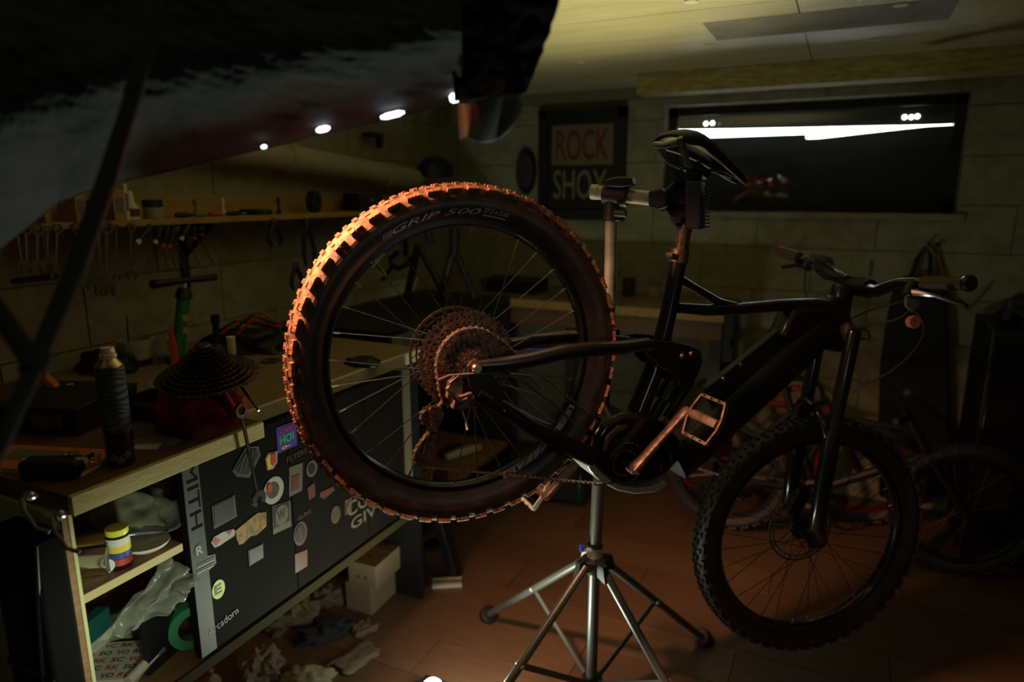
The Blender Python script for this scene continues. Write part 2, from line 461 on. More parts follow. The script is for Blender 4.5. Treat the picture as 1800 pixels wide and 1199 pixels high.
G().box2((WX0, yb2 + 0.03, a.z - 0.02), (WX1 - 0.03, yb2 + 0.034, b.z + 0.02)).build('daylight', M_day, win, smooth=0)
for (px, py, st) in ((1241, 217.5, 1), (1252.5, 216.5, 1), (1264.5, 218, .35), (1590, 206, 1), (1602, 206, .9), (1612.5, 204.5, .7)):
    c = on(px, py, yb2 - 0.003)
    G().lathe([(0, 0), (0.0095 if st > .5 else .008, 0), (0.0095 if st > .5 else .008, 0.002), (0, 0.002)], c, (0, 1, 0), 14).build('shutter_hole', M_day if st > .5 else M_standt, win)
G().box2((WX0 - 0.02, YB - 0.025, WZ0 - 0.03), (WX1 + 0.03, YB + 0.085, WZ0)).build('window_sill', M_block, win, smooth=0, bevel=0.004)
text('un', 'red_marking', M_redp, win, axes(on(1333, 321, yb2 - 0.004), (1, 0, 0), (0, 0, 1), (0, -1, 0)), w=0.13, h=0.05, bold=0.03)

# ------------------------------------------------------------------ wheels
def tyre_profile(R, W, rim):
    k = W / 0.068
    return [(rim + 0.003, -0.0145 * k), (rim + 0.013, -0.0235 * k), (rim + 0.030, -0.0315 * k), (R - 0.026, -0.0325 * k), (R - 0.014, -0.0285 * k), (R - 0.0075, -0.019 * k),
            (R - 0.005, 0), (R - 0.0075, 0.019 * k), (R - 0.014, 0.0285 * k), (R - 0.026, 0.0325 * k), (rim + 0.030, 0.0315 * k), (rim + 0.013, 0.0235 * k), (rim + 0.003, 0.0145 * k)]


def knobs(R, W, n, ph=0.0, rough=0.0):
    g = G(); k = W / 0.068
    for i in range(n):
        t = 2 * PI * i / n + ph
        even = i % 2 == 0
        rows = [(-0.0300, 0.0095, 0.0148, -0.95), (0.0300, 0.0095, 0.0148, 0.95)]
        rows += [(-0.0085, 0.0105, 0.011, -0.1), (0.0085, 0.0105, 0.011, 0.1)] if even else [(-0.0195, 0.0095, 0.0115, -0.5), (0.0195, 0.0095, 0.0115, 0.5), (0.0, 0.008, 0.009, 0)]
        for (yy, wy, wt, tilt) in rows:
            yy *= k; tt = t + (0.35 * 2 * PI / n if abs(tilt) > 0.6 and even else 0)
            rad = V((math.cos(tt), 0, math.sin(tt))); tan = V((-math.sin(tt), 0, math.cos(tt))); ay = V((0, 1, 0))
            rr = R - 0.0045 - (abs(yy) / (0.034 * k)) ** 2.6 * 0.0105
            nr = (rad * math.cos(tilt * 0.8) + ay * math.sin(tilt * 0.8)).normalized(); ty = tan.cross(nr).normalized()
            hgt = 0.0085
            g.box(rad * rr + ay * yy + nr * 0.0015, (wt * (1 + random.uniform(-.12, .12)), wy * k * (1 + random.uniform(-.1, .1)), hgt), Matrix((tan, ty, nr)).transposed(), 0.8)
    return g


def spoke_set(parent, mw, rim, n, hubr, yl, yr, m, mn, rr=0.0010, nip=True, name='spoke', s_off=0.0):
    """crossed spokes, each a part; nipple at the rim"""
    ms = {}
    for side in (0, 1):
        for lean in (-1, 1):
            g = G(); y = yl if side else yr
            a0 = lean * 1.25
            A = V((hubr * math.cos(a0), y, hubr * math.sin(a0))); B = V((rim, y * 0.10, 0))
            g.mi = 0; g.tube([A, A.lerp(B, 0.5), B], rr, 6)
            if nip:
                g.mi = 1; d = (B - A).normalized(); g.tube([B - d * 0.014, B - d * 0.003, B + d * 0.002], [0.0021, 0.0023, 0.0028], 6)
            ms[side, lean] = g.mesh(name, [m, mn])
    for i in range(n):
        side = i % 2; lean = 1 if (i // 2) % 2 else -1
        inst(name, ms[side, lean], parent, mw @ Matrix.Rotation(-(2 * PI * i / n + s_off), 4, 'Y'))


def rim_profile(rim, W=0.031):
    h = W / 2
    return [(rim + 0.016, -h), (rim + 0.017, -h + 0.002), (rim + 0.010, -h + 0.004), (rim + 0.008, 0), (rim + 0.010, h - 0.004), (rim + 0.017, h - 0.002), (rim + 0.016, h),
            (rim + 0.006, h - 0.0005), (rim + 0.0005, h * 0.45), (rim, 0), (rim + 0.0005, -h * 0.45), (rim + 0.006, -h + 0.0005)]


def gear(r, teeth, th, inner, y, depth=0.0045):
    g = G(); vs = []; n = teeth * 4; o = []
    for i in range(n):
        t = 2 * PI * i / n
        rr = r + (depth / 2 if i % 4 in (1, 2) else -depth / 2)
        o.append((rr, t + (0.0)))
    vs = []
    for yy in (y, y - th):
        for rr, t in o: vs.append(V((rr * math.cos(t), yy, rr * math.sin(t))))
        for rr, t in o: vs.append(V((inner * math.cos(t), yy, inner * math.sin(t))))
    fs = []
    for i in range(n):
        j = (i + 1) % n
        fs += [[i, j, n + j, n + i], [2 * n + i, 3 * n + i, 3 * n + j, 2 * n + j], [i, 2 * n + i, 2 * n + j, j], [n + i, n + j, 3 * n + j, 3 * n + i]]
    return g.add(vs, fs)


def rotor(r=0.1015, y=0.0):
    g = G()
    n = 48
    def ring(ra, rb, th=0.0018):
        g.lathe([(ra, y - th / 2), (rb, y - th / 2), (rb, y + th / 2), (ra, y + th / 2)], (0, 0, 0), (0, 1, 0), n, closed=True)
    ring(r - 0.006, r); ring(r - 0.018, r - 0.014); ring(0.018, 0.030)
    for i in range(24):
        t = 2 * PI * i / 24
        g.beam((math.cos(t) * (r - .016), y, math.sin(t) * (r - .016)), (math.cos(t + .1) * (r - .004), y, math.sin(t + .1) * (r - .004)), 0.0018, 0.004, up=(0, 1, 0))
    for i in range(6):
        t = 2 * PI * i / 6
        g.beam((math.cos(t) * .028, y, math.sin(t) * .028), (math.cos(t + .35) * (r - .015), y, math.sin(t + .35) * (r - .015)), 0.0018, 0.008, up=(0, 1, 0))
    return g


# ------------------------------------------------------------------ the mountain bike in the stand
RB = Matrix(((0.554037, -0.75137, 0.35845), (0.62981, 0.65988, 0.409753), (-0.54441, -0.001262, 0.838818)))
TB = V((-0.439546, 1.476493, H - 0.591265))
MB = Matrix.Translation(TB) @ RB.to_4x4()
bike = thing('mountain_bike', 'black electric mountain bike clamped nose-down in the workshop stand, rear tyre caked in mud', 'bicycle', mw=MB)
RBt = RB.transposed()
O_l = RBt @ (V((0, 0, H)) - TB)


def bk(px, py, y=0.0):
    """bike-local point on the plane y seen at a photograph pixel"""
    d = RBt @ cray(px, py)
    return O_l + d * ((y - O_l.y) / d.y)


def bl(pts, y=0.0): return [bk(a, b, y) for a, b in pts]


RA = V((-0.4539, 0, 0.012))                        # rear axle
T_ra = Matrix.Translation(RA)
RIM = 0.2705
tyre = G().lathe(tyre_profile(0.3545, 0.068, RIM + 0.012), (0, 0, 0), (0, 1, 0), 128, cap=False).build('rear_tire', M_side, bike, mw=T_ra, smooth=60)
tag(tyre, 'rear tyre with orange-lit mud')
tread = knobs(0.3545, 0.068, 104).build('tread', M_mud, tyre, smooth=0); tag(tread, kind='stuff')
# band of mud-covered casing between the knobs
cas = G().lathe([(0.3545 - 0.026, -0.0329), (0.3545 - 0.0138, -0.0291), (0.3545 - 0.0050, -0.019), (0.3545 - 0.0022, 0), (0.3545 - 0.0050, 0.019), (0.3545 - 0.0138, 0.0291), (0.3545 - 0.026, 0.0329)], (0, 0, 0), (0, 1, 0), 128, cap=False).build('muddy_casing', mat('muddy_casing', (0.10, 0.048, 0.028), 0.8, col2=(0.38, 0.16, 0.08), scale=30, bump=1.0, lo=0.42, hi=0.68), tyre, smooth=60)


def on_side(ang, r, y=None):
    """point on the drive-side sidewall, wheel-local"""
    W = 0.0327
    yy = -W - 0.0006 if y is None else y
    return V((r * math.cos(ang), yy, r * math.sin(ang)))


def side_y(r):
    pr = tyre_profile(0.3545, 0.068, RIM + 0.012)[:7]
    for (r0, y0), (r1, y1) in zip(pr, pr[1:]):
        if r0 <= r <= r1: return y0 + (y1 - y0) * (r - r0) / (r1 - r0)
    return -0.0327


def wrap_text(s, name, px0, px1, h, r, m, parent, bold=0.0, flip=False, shear=0.15, yfix=None):
    a, b = bk(*px0, -0.032) - RA, bk(*px1, -0.032) - RA
    a0, a1 = math.atan2(a.z, a.x), math.atan2(b.z, b.x)
    if a0 < a1 and not flip: a0 += 2 * PI
    L = abs(a0 - a1) * r
    me = text_mesh(s, w=L, h=h, bold=bold, shear=shear)
    # cut long edges so that letters bend with the tyre
    bm = bmesh.new(); bm.from_mesh(me)
    bmesh.ops.triangulate(bm, faces=bm.faces)
    bmesh.ops.subdivide_edges(bm, edges=[e for e in bm.edges if e.calc_length() > 0.012], cuts=2)
    mid = (a0 + a1) / 2
    for v in bm.verts:
        x, y = v.co.x, v.co.y
        if flip: ang = mid + x / r; rr = r - y
        else: ang = mid - x / r; rr = r + y
        yy = yfix if yfix is not None else side_y(rr) - 0.0007
        v.co = V((rr * math.cos(ang), yy, rr * math.sin(ang)))
    bm.to_mesh(me); bm.free(); me.materials.clear(); me.materials.append(m)
    return inst(name, me, parent)


ra_txt = (bk(800, 374, -0.032) - RA).length
wrap_text('GRIP 500', 'lettering', (690, 408), (848, 368), 0.0115, ra_txt + 0.0005, M_print, tyre, bold=0.012, shear=0.35)
wrap_text('27.5 x 2.60', 'lettering', (853, 366), (897, 373), 0.0085, ra_txt + 0.004, M_print, tyre, bold=0.01)
wrap_text('/////', 'lettering', (671, 416), (689, 405), 0.011, ra_txt, M_print, tyre, bold=0.01)
wrap_text('_', 'lettering', (852, 374), (893, 380), 0.0022, ra_txt - 0.0055, M_print, tyre, shear=0)

rimo = G().lathe(rim_profile(RIM), (0, 0, 0), (0, 1, 0), 128, closed=True).build('rear_rim', M_rim, bike, mw=T_ra, smooth=40)
spoke_set(rimo, Matrix.Identity(4), RIM, 32, 0.028, 0.030, -0.018, M_steel, M_brass, rr=0.00125, s_off=0.1)
_a0, _a1 = [math.atan2(q.z, q.x) for q in (bk(1003, 712, -.032) - RA, bk(886, 832, -.032) - RA)]
_g = G()
for _k in range(24):
    _t0, _t1 = _a0 + (_a1 - _a0) * _k / 24, _a0 + (_a1 - _a0) * (_k + 1) / 24
    if 9 <= _k <= 10: continue
    _g.prism([V((r_ * math.cos(t_), -.0166, r_ * math.sin(t_))) for r_, t_ in ((RIM + .002, _t0), (RIM + .0165, _t0), (RIM + .0165, _t1), (RIM + .002, _t1))], (0, -.0006, 0))
_g.build('rim_decal', mat('rim_print', (0.92, 0.80, 0.70), 0.45), rimo, smooth=0)
wrap_text('ESTEZ/ZIS', 'rim_lettering', (1000, 716), (890, 828), 0.0125, RIM + 0.0095, M_black, rimo, bold=-0.005, shear=0, yfix=-0.0176)
G().box((RIM - 0.003, 0, 0), (0.004, 0.012, 0.02)).tube([(RIM - 0.005, 0, 0), (RIM - 0.035, 0, 0)], [0.0032, 0.0028], 10)\
    .build('valve', M_gold, rimo, mw=Matrix.Rotation(-math.atan2((bk(657, 462) - RA).z, (bk(657, 462) - RA).x), 4, 'Y'))
wv = bk(655, 458, -0.01) - RA
G().beam(wv * 0.995, wv * 0.995 + V((wv.z, 0, -wv.x)).normalized() * 0.026, 0.012, 0.003, up=(0, 1, 0)).build('wheel_reflector', M_white, rimo)
hub = G().lathe([(0.009, -0.071), (0.012, -0.07), (0.012, -0.066), (0.017, -0.062), (0.017, -0.024), (0.030, -0.021), (0.030, -0.017), (0.016, -0.014), (0.015, 0.026), (0.030, 0.029), (0.030, 0.033), (0.02, 0.037), (0.02, 0.05), (0.01, 0.07)], (0, 0, 0), (0, 1, 0), 28)
hub.build('rear_hub', M_cog, bike, mw=T_ra)
rotor(0.1015, 0.052).build('brake_rotor', M_alu, bike, mw=T_ra)
# cassette, twelve cogs
cs = G().lathe([(0.017, -0.021), (0.017, -0.064), (0.013, -0.066)], (0, 0, 0), (0, 1, 0), 24).build('cassette', M_cog, bike, mw=T_ra)
teeth = [51, 45, 39, 33, 28, 24, 21, 18, 16, 14, 12, 11]
for i, t in enumerate(teeth):
    r = t * 0.0127 / 2 / PI; nxt = (teeth[i + 1] if i < 11 else 6) * 0.0127 / 2 / PI
    inn = max(0.012, nxt - 0.012)
    cg = gear(r, t, 0.0019, inn if i > 1 else r - 0.010, -0.0225 - i * 0.0037)
    if i <= 1:
        for k in range(7):
            a = 2 * PI * k / 7 + i * .3
            cg.beam((math.cos(a) * .02, -0.0235 - i * .0037, math.sin(a) * .02), (math.cos(a + .45) * (r - .008), -0.0235 - i * .0037, math.sin(a + .45) * (r - .008)), 0.0018, 0.008, up=(0, 1, 0))
    cg.build('cog', M_cog, cs, smooth=0)

# chain
YC = -0.047


def arc(c, r, a0, a1, y, n=10): return [V((c.x + r * math.cos(a0 + (a1 - a0) * i / n), y, c.z + r * math.sin(a0 + (a1 - a0) * i / n))) for i in range(n + 1)]


ring_c = bk(1100, 815, -0.055); ring_c.y = 0
r_ch = 0.050
pa = []
cogr = 28 * 0.0127 / 2 / PI + 0.012
ax = RA
lft = bk(766, 640, YC); ang_l = math.atan2((lft - ax).z, (lft - ax).x)
rc = (V((lft.x, 0, lft.z)) - V((ax.x, 0, ax.z))).length
end_top = bk(905, 620, YC)
a_top = math.atan2((bk(868, 590, YC) - ax).z, (bk(868, 590, YC) - ax).x)
if ang_l < 0: ang_l += 2 * PI
path = bl([(1080, 768), (1000, 700)], YC) + [bk(905, 618, YC), bk(885, 600, YC)]
path += arc(ax, rc, a_top, ang_l + 0.15, YC, 14)
path += bl([(772, 690), (777, 706), (768, 716), (750, 718), (738, 728), (740, 742), (753, 749), (757, 754), (746, 768), (733, 785), (726, 800), (731, 814), (746, 822), (765, 823), (883, 834), (960, 842), (1060, 851)], -0.045)
ra_, rb_ = bk(1075, 853, -0.05) - ring_c, bk(1080, 768, -0.05) - ring_c
t0_, t1_ = math.atan2(ra_.z, ra_.x), math.atan2(rb_.z, rb_.x)
if t1_ < t0_: t1_ += 2 * PI
path += arc(ring_c, r_ch, t0_, t1_, -0.05, 12)


def resample(pts, step, closed=True):
    pts = [V(p) for p in pts]
    if closed: pts = pts + [pts[0]]
    out = []; acc = 0.0
    for a, b in zip(pts, pts[1:]):
        L = (b - a).length
        while acc < L: out.append(a.lerp(b, acc / L)); acc += step
        acc -= L
    return out


cp = resample(path, 0.0127)
chg = G()
for i, (a, b) in enumerate(zip(cp, cp[1:] + cp[:1])):
    if (b - a).length > 0.03: continue
    off = 0.0034 if i % 2 else 0.0022
    for s in (-1, 1): chg.beam(a + V((0, s * off, 0)), b + V((0, s * off, 0)), 0.0011, 0.0072, up=(0, 1, 0))
    chg.cyl(a - V((0, 0.0042, 0)), a + V((0, 0.0042, 0)), 0.0030, n=8)
tag(chg.build('chain', M_chain, bike, smooth=40), kind='stuff')

# rear derailleur
dg = G()
dg.prism(bl([(790, 672), (806, 660), (815, 668), (812, 700), (800, 715), (786, 700)], -0.075), (0, 0.014, 0))
dg.prism(bl([(800, 700), (830, 690), (832, 702), (812, 722), (796, 720)], -0.085), (0, 0.02, 0))
dg.tube(bl([(786, 680), (806, 706), (822, 700)], -0.082), 0.006, 8)
der = dg.build('rear_derailleur', M_alu, bike, bevel=0.002)
cage = G().prism(bl([(757, 714), (776, 716), (782, 728), (776, 745), (768, 765), (764, 800), (752, 817), (740, 808), (750, 775), (758, 750), (752, 730)], -0.052), (0, 0.0025, 0))
cage.build('derailleur_cage', M_cog, der, bevel=0.001)
for (q, rr) in (((758, 731), 0.023), ((742, 804), 0.018)):
    c = bk(*q, -0.045)
    g = gear(rr, 12, 0.003, 0.006, 0.0); g.build('jockey_wheel', M_cog, der, mw=Matrix.Translation(c), smooth=0)
G().tube(bl([(812, 722), (818, 738), (822, 755)], -0.07), [0.0022, 0.0016, 0.003], 8).build('cable_end', M_peach, der)
G().tube(bl([(770, 668), (790, 660), (830, 657), (870, 656), (905, 662), (930, 680), (975, 712), (1010, 745)], -0.07), 0.0026, 8).build('gear_cable', mat('cable_housing', (0.12, 0.1, 0.09), 0.3, coat=.5), der)
G().tube(bl([(895, 658), (930, 664), (948, 682)], -0.06) , 0.0022, 8).build('gear_cable', MATS['cable_housing'], der)

# rear triangle
lo = [(838, 690), (880, 715), (930, 748), (985, 778), (1040, 802)]
up_ = [(836, 643), (880, 640), (930, 633), (985, 620), (1040, 613), (1095, 611), (1140, 604)]
g = G()
g.tube(bl(lo, -0.060), [0.017, 0.016, 0.0165, 0.018, 0.022], 16, sq=0.4)
g.build('chainstay', M_frame, bike)
zo = [p + V((0, 0.122, 0)) for p in bl(lo, -0.060)]
G().tube(zo, [0.014, 0.014, 0.015, 0.017, 0.02], 16, sq=0.4).build('chainstay', M_frame, bike)
s1 = bl(up_, -0.066)
G().tube(s1, [0.010, 0.013, 0.0145, 0.015, 0.0155, 0.015, 0.013], 16, sq=0.3).build('seatstay', M_frame, bike)
G().tube([V((p.x, -p.y, p.z)) for p in s1], [0.010, 0.013, 0.0145, 0.015, 0.0155, 0.015, 0.013], 16, sq=0.3).build('seatstay', M_frame, bike)
M_acc = mat('violet_blue_edge', (0.10, 0.10, 0.55), 0.3, coat=.5)
G().tube(bl([(978, 786), (1000, 797), (1022, 808), (1036, 812)], -0.064), [.003, .005, .005, .003], 10).build('stay_edge_stripe', M_acc, bike)  # thin violet-blue tubes along the stay edges
G().tube(bl([(893, 612), (940, 612), (990, 609), (1030, 604)], 0.062), .0035, 8).build('stay_edge_stripe', M_acc, bike)
G().tube(bl([(1040, 590), (1085, 598), (1130, 604)], 0.03), 0.012, 12).build('seatstay_bridge', M_frame, bike)
for s in (-1, 1):
    dp = G().prism([V((p.x, s * 0.070, p.z)) for p in bl([(820, 642), (838, 632), (860, 643), (868, 664), (884, 684), (884, 708), (862, 708), (836, 700), (824, 674)], -0.066)], (0, 0.008, 0))
    dp.build('dropout', M_black, bike, bevel=0.002)
c = bk(838, 648, -0.074)
G().lathe([(0.0, -0.006), (0.0085, -0.006), (0.0105, -0.002), (0.0105, 0.006), (0, 0.006)], c, (0, 1, 0), 20).build('axle_cap', M_brass, bike)
for q in ((846, 689), (855, 693), (864, 699), (886, 722)):
    G().lathe([(0, -.003), (.0028, -.002), (.0034, .001), (0, .001)], bk(*q, -0.078), (0, 1, 0), 12).build('bolt', M_chrome, bike)

# main frame
def sec(pts, y=0.0): return bl(pts, y)


G().tube(sec([(1196, 440), (1189, 480), (1175, 550), (1160, 612), (1150, 640)]), [0.0185, 0.0185, 0.019, 0.021, 0.024], 20).build('seat_tube', M_frame, bike)
G().tube(sec([(1160, 612), (1148, 655), (1128, 705), (1105, 765)]), [0.020, 0.023, 0.024, 0.03], 20).build('seat_tube_lower', M_blackg, bike)
G().tube(sec([(1190, 541), (1240, 545), (1300, 543), (1370, 536), (1430, 538), (1470, 552)]), [0.0115, 0.0135, 0.0135, 0.0145, 0.022, 0.033], 20, flat=1.25, sq=0.5).build('top_tube', M_frame, bike)
G().tube(sec([(1196, 492), (1225, 508), (1262, 530), (1300, 540)]), [0.0105, 0.009, 0.0095, 0.009], 16).build('top_tube_strut', M_blackg, bike)
G().tube(sec([(1452, 562), (1425, 590), (1385, 626), (1330, 676), (1270, 728), (1215, 778), (1178, 808)]), [0.034, 0.044, 0.047, 0.047, 0.0485, 0.052, 0.05], 28, flat=0.85, sq=0.7).build('down_tube', mat('matt_black_battery', (0.02, 0.021, 0.022), 0.45), bike)
cvp = sec([(1400, 560), (1330, 610), (1285, 648), (1240, 688)])
# battery cover plate on the upper face with its bolts
n_up = V((0.72, 0, 0.69))
dplate = (cvp[-1] - cvp[0]).normalized(); nrm = V((dplate.z, 0, -dplate.x));
if nrm.z < 0: nrm = -nrm
bp = G().beam(cvp[0] - nrm * 0.016, cvp[-1] - nrm * 0.016, 0.056, 0.022, up=(0, 1, 0)).build('battery_cover', M_grey if False else mat('cover_black', (0.03, 0.031, 0.033), 0.5), bike, bevel=0.003)
for q in ((1302, 641), (1271, 667)):
    G().lathe([(0, -.003), (.0045, -.003), (.0055, .001), (0, .002)], bk(*q, -0.045), (0, 1, 0), 14).build('bolt', M_chrome, bike)
G().prism([V((p.x, -0.03, p.z)) for p in bl([(1400, 542), (1452, 540), (1474, 520), (1494, 530), (1500, 562), (1492, 602), (1476, 622), (1448, 612), (1415, 602), (1375, 596)], -0.03)], (0, 0.06, 0)).build('head_gusset', M_frame, bike, bevel=0.012)
base = V((0.688134, 0, 0.037057)); uu = V((-0.424344, 0, 0.905501)); vv = V((0.905501, 0, 0.424344))
S = Matrix(((0.981042, 0.193592, -0.008884), (-0.193592, 0.976879, -0.090723), (-0.008884, 0.090723, 0.995837)))
Sv = S @ vv; Sy = S @ V((0, 1, 0))
htop = bk(1482, 505); hbot = bk(1463, 612)
ua = (htop - hbot).normalized()
G().tube([hbot - ua * 0.005, hbot, hbot.lerp(htop, .5), htop, htop + ua * 0.008], [0.026, 0.029, 0.027, 0.028, 0.024], 24).build('head_tube', M_frame, bike)
# seat post, collar, saddle
pt, pb = bk(1217, 325), bk(1198, 436)
M_post = mat('seatpost_stanchion', (0.025, 0.022, 0.022), 0.2, 0.3, coat=.6)
G().tube([pt, pt.lerp(pb, 0.55)], 0.0135, 20).build('seatpost', M_post, bike)
G().tube([pt.lerp(pb, .5), pt.lerp(pb, .54), pt.lerp(pb, 0.72), pt.lerp(pb, .74), pt.lerp(pb, 1.1)], [0.0135, 0.0175, 0.0165, .0155, 0.016], 20).build('seatpost_sleeve', M_alu, bike)
col = G().tube([bk(1196, 438), bk(1192, 462)], [0.021, 0.022], 20)
cc = bk(1179, 449, -0.005); col.cyl(cc + V((0, -0.012, 0)), cc + V((0, 0.012, 0)), 0.0065, n=12)
col.build('seat_clamp', M_alu, bike, bevel=0.001)
# saddle: lofted cross-sections
spine = [((1171, 240), 0.056, 0.024), ((1184, 232), 0.070, 0.034), ((1204, 232), 0.070, 0.036), ((1226, 243), 0.055, 0.034), ((1252, 262), 0.036, 0.030), ((1278, 285), 0.026, 0.026), ((1298, 304), 0.022, 0.022), ((1309, 319), 0.012, 0.013)]
sp = [bk(*q) for q, _, _ in spine]
vs = []; ns = 13
for i, (p, (q, hw, dr)) in enumerate(zip(sp, spine)):
    d = (sp[min(i + 1, len(sp) - 1)] - sp[max(i - 1, 0)]).normalized(); up2 = V((-d.z, 0, d.x)); up2 = up2 if up2.z > 0 else -up2
    for k in range(ns):
        t = PI * k / (ns - 1)
        vs.append(p + V((0, 1, 0)) * (-math.cos(t) * hw) + up2 * ((math.sin(t) ** 0.6 - 1) * dr))
fs = [[i * ns + k, i * ns + k + 1, (i + 1) * ns + k + 1, (i + 1) * ns + k] for i in range(len(sp) - 1) for k in range(ns - 1)]
sad = G().add(vs, fs).build('saddle', mat('saddle_leather', (0.012, 0.011, 0.010), 0.5, col2=(0.02, 0.018, 0.014), scale=9, spec=.3), bike, smooth=80, thick=0.012, sub=1)
rl = G()
for s in (-1, 1):
    rl.tube([bk(1180, 262) + V((0, s * .03, 0)), bk(1196, 286) + V((0, s * .022, 0)), bk(1226, 300) + V((0, s * .022, 0)), bk(1262, 300) + V((0, s * .02, 0)), bk(1290, 312) + V((0, s * .008, 0))], 0.0037, 10)
rl.build('saddle_rails', mat('dark_rail_steel', (.12, .12, .11), .35, .8), sad)
sg_ = G()
for s_ in (-1, 1): sg_.tube([bk(1174, 240) + V((0, s_ * .05, -.006)), bk(1180, 262) + V((0, s_ * .042, 0)), bk(1192, 284) + V((0, s_ * .030, 0)), bk(1206, 294) + V((0, s_ * .02, 0))], [.006, .008, .007, .005], 10)
sg_.tube([bk(1172, 252) + V((0, -.045, 0)), bk(1168, 256), bk(1172, 252) + V((0, .045, 0))], .008, 10)
sg_.build('saddle_shell', mat('saddle_shell_grey', (0.10, 0.10, 0.085), 0.3, coat=.4), sad)
G().tube(bl([(1222, 296), (1218, 330)]), [0.02, 0.016], 16).box(bk(1224, 300), (0.045, 0.05, 0.02)).build('saddle_clamp', M_standb, sad, bevel=0.003)

# rocker link and shock
rk = [(1126, 600), (1150, 597), (1180, 600), (1212, 606), (1230, 617), (1233, 636), (1224, 660), (1208, 683), (1192, 678), (1186, 655), (1160, 648), (1135, 622)]
for s in (-1, 1):
    r_ = G().prism([V((p.x, s * 0.040 - .006, p.z)) for p in bl(rk, -0.04)], (0, 0.012, 0)).build('rocker_link', M_blackg, bike, bevel=0.003)
G().prism([V((p.x, -0.03, p.z)) for p in bl([(1160, 612), (1205, 618), (1215, 640), (1200, 668), (1170, 655)], -0.03)], (0, 0.06, 0)).build('shock_mount', M_black, bike, bevel=0.006)
sh = G(); a, b = bk(1195, 655, -0.005), bk(1142, 742, -0.005)
sh.tube([a, a.lerp(b, .08), a.lerp(b, .1), a.lerp(b, .55), a.lerp(b, .56), a.lerp(b, .94), b], [0.014, 0.017, 0.024, 0.024, 0.013, 0.013, 0.018], 20)
sh.build('rear_shock', M_blackg, bike)
G().tube([a + V((.03, -.01, .0)), b + V((.03, -.01, .03))], [0.012, 0.011], 14).build('shock_reservoir', M_blackg, bike)
for q in ((1200, 626), (1216, 622), (1142, 612)):
    G().lathe([(0, -.004), (.005, -.004), (.007, .001), (0, .002)], bk(*q, -0.047), (0, 1, 0), 14).build('bolt', M_alu, bike)
# motor, bash plate, chainring, crank arms, pedals
mc = [(1046, 770), (1065, 742), (1098, 728), (1140, 730), (1176, 748), (1200, 775), (1196, 812), (1170, 838), (1140, 852), (1096, 858), (1058, 840), (1036, 810)]
G().prism([V((p.x, -0.052, p.z)) for p in bl(mc, -0.052)], (0, 0.10, 0)).build('motor', M_blackg, bike, bevel=0.012)
gp = bl([(1018, 796), (1030, 822), (1050, 842), (1078, 857), (1108, 863), (1142, 860), (1166, 848)], -0.03)
gq = bl([(1030, 796), (1042, 818), (1060, 834), (1084, 847), (1110, 853), (1138, 850), (1160, 840)], -0.03)
g = G(); g.prism([V((p.x, -0.05, p.z)) for p in gp + gq[::-1]], (0, 0.10, 0))
g.build('bash_plate', M_silver, bike, bevel=0.003)
for q in ((1161, 828), (1178, 812)):
    G().tube([bk(*q, -0.05), bk(q[0] - 1, q[1] - 16, -0.05)], [0.005, 0.003], 10).build('motor_bolt', M_chrome, bike)
T_r = Matrix.Translation(V((ring_c.x, 0, ring_c.z)))
cr = gear(r_ch, 36, 0.003, r_ch - 0.014, -0.0485)
cr.build('chainring', M_cog, bike, mw=T_r, smooth=0)
sc_ = G().lathe([(0.020, -0.050), (r_ch - 0.018, -0.053), (r_ch - 0.014, -0.050), (r_ch - 0.014, -0.046), (0.02, -0.046)], (0, 0, 0), (0, 1, 0), 40)
sc_.build('chainring_spider', M_cog, bike, mw=T_r)
hb = [(1062, 792), (1068, 770), (1088, 752), (1102, 750)]
G().tube(bl(hb, -0.06), [0.005, 0.008, 0.008, 0.005], 10, flat=.5).build('chain_guide', M_alu, bike)


def crank(y0, s, tip):
    A = V((ring_c.x, y0, ring_c.z)); B = V((tip.x, y0 + s * 0.012, tip.z))
    return G().tube([A - (B - A) * 0.06, A, A.lerp(B, .2), A.lerp(B, .6), A.lerp(B, .93), B, B + (B - A) * .05], [0.012, 0.019, 0.0145, 0.0115, 0.0125, 0.013, 0.008], 14, flat=0.62, up=(0, 1, 0), sq=.3)


cnear = V((ring_c.x, -0.088, ring_c.z)); tipn = bk(1206, 722, -0.10)
L = (V((tipn.x, 0, tipn.z)) - V((ring_c.x, 0, ring_c.z)))
crank(-0.088, -1, tipn).build('crank_arm', M_alu, bike)
crank(0.088, 1, V((ring_c.x, 0, ring_c.z)) - L).build('crank_arm', M_alu, bike)
G().cyl((ring_c.x, -0.1, ring_c.z), (ring_c.x, 0.1, ring_c.z), 0.012).build('crank_axle', M_cog, bike)
pa_, pb_ = bk(1230, 690, -0.13), bk(1200, 751, -0.13)
pd = V((pb_.x - pa_.x, 0, pb_.z - pa_.z)).normalized()


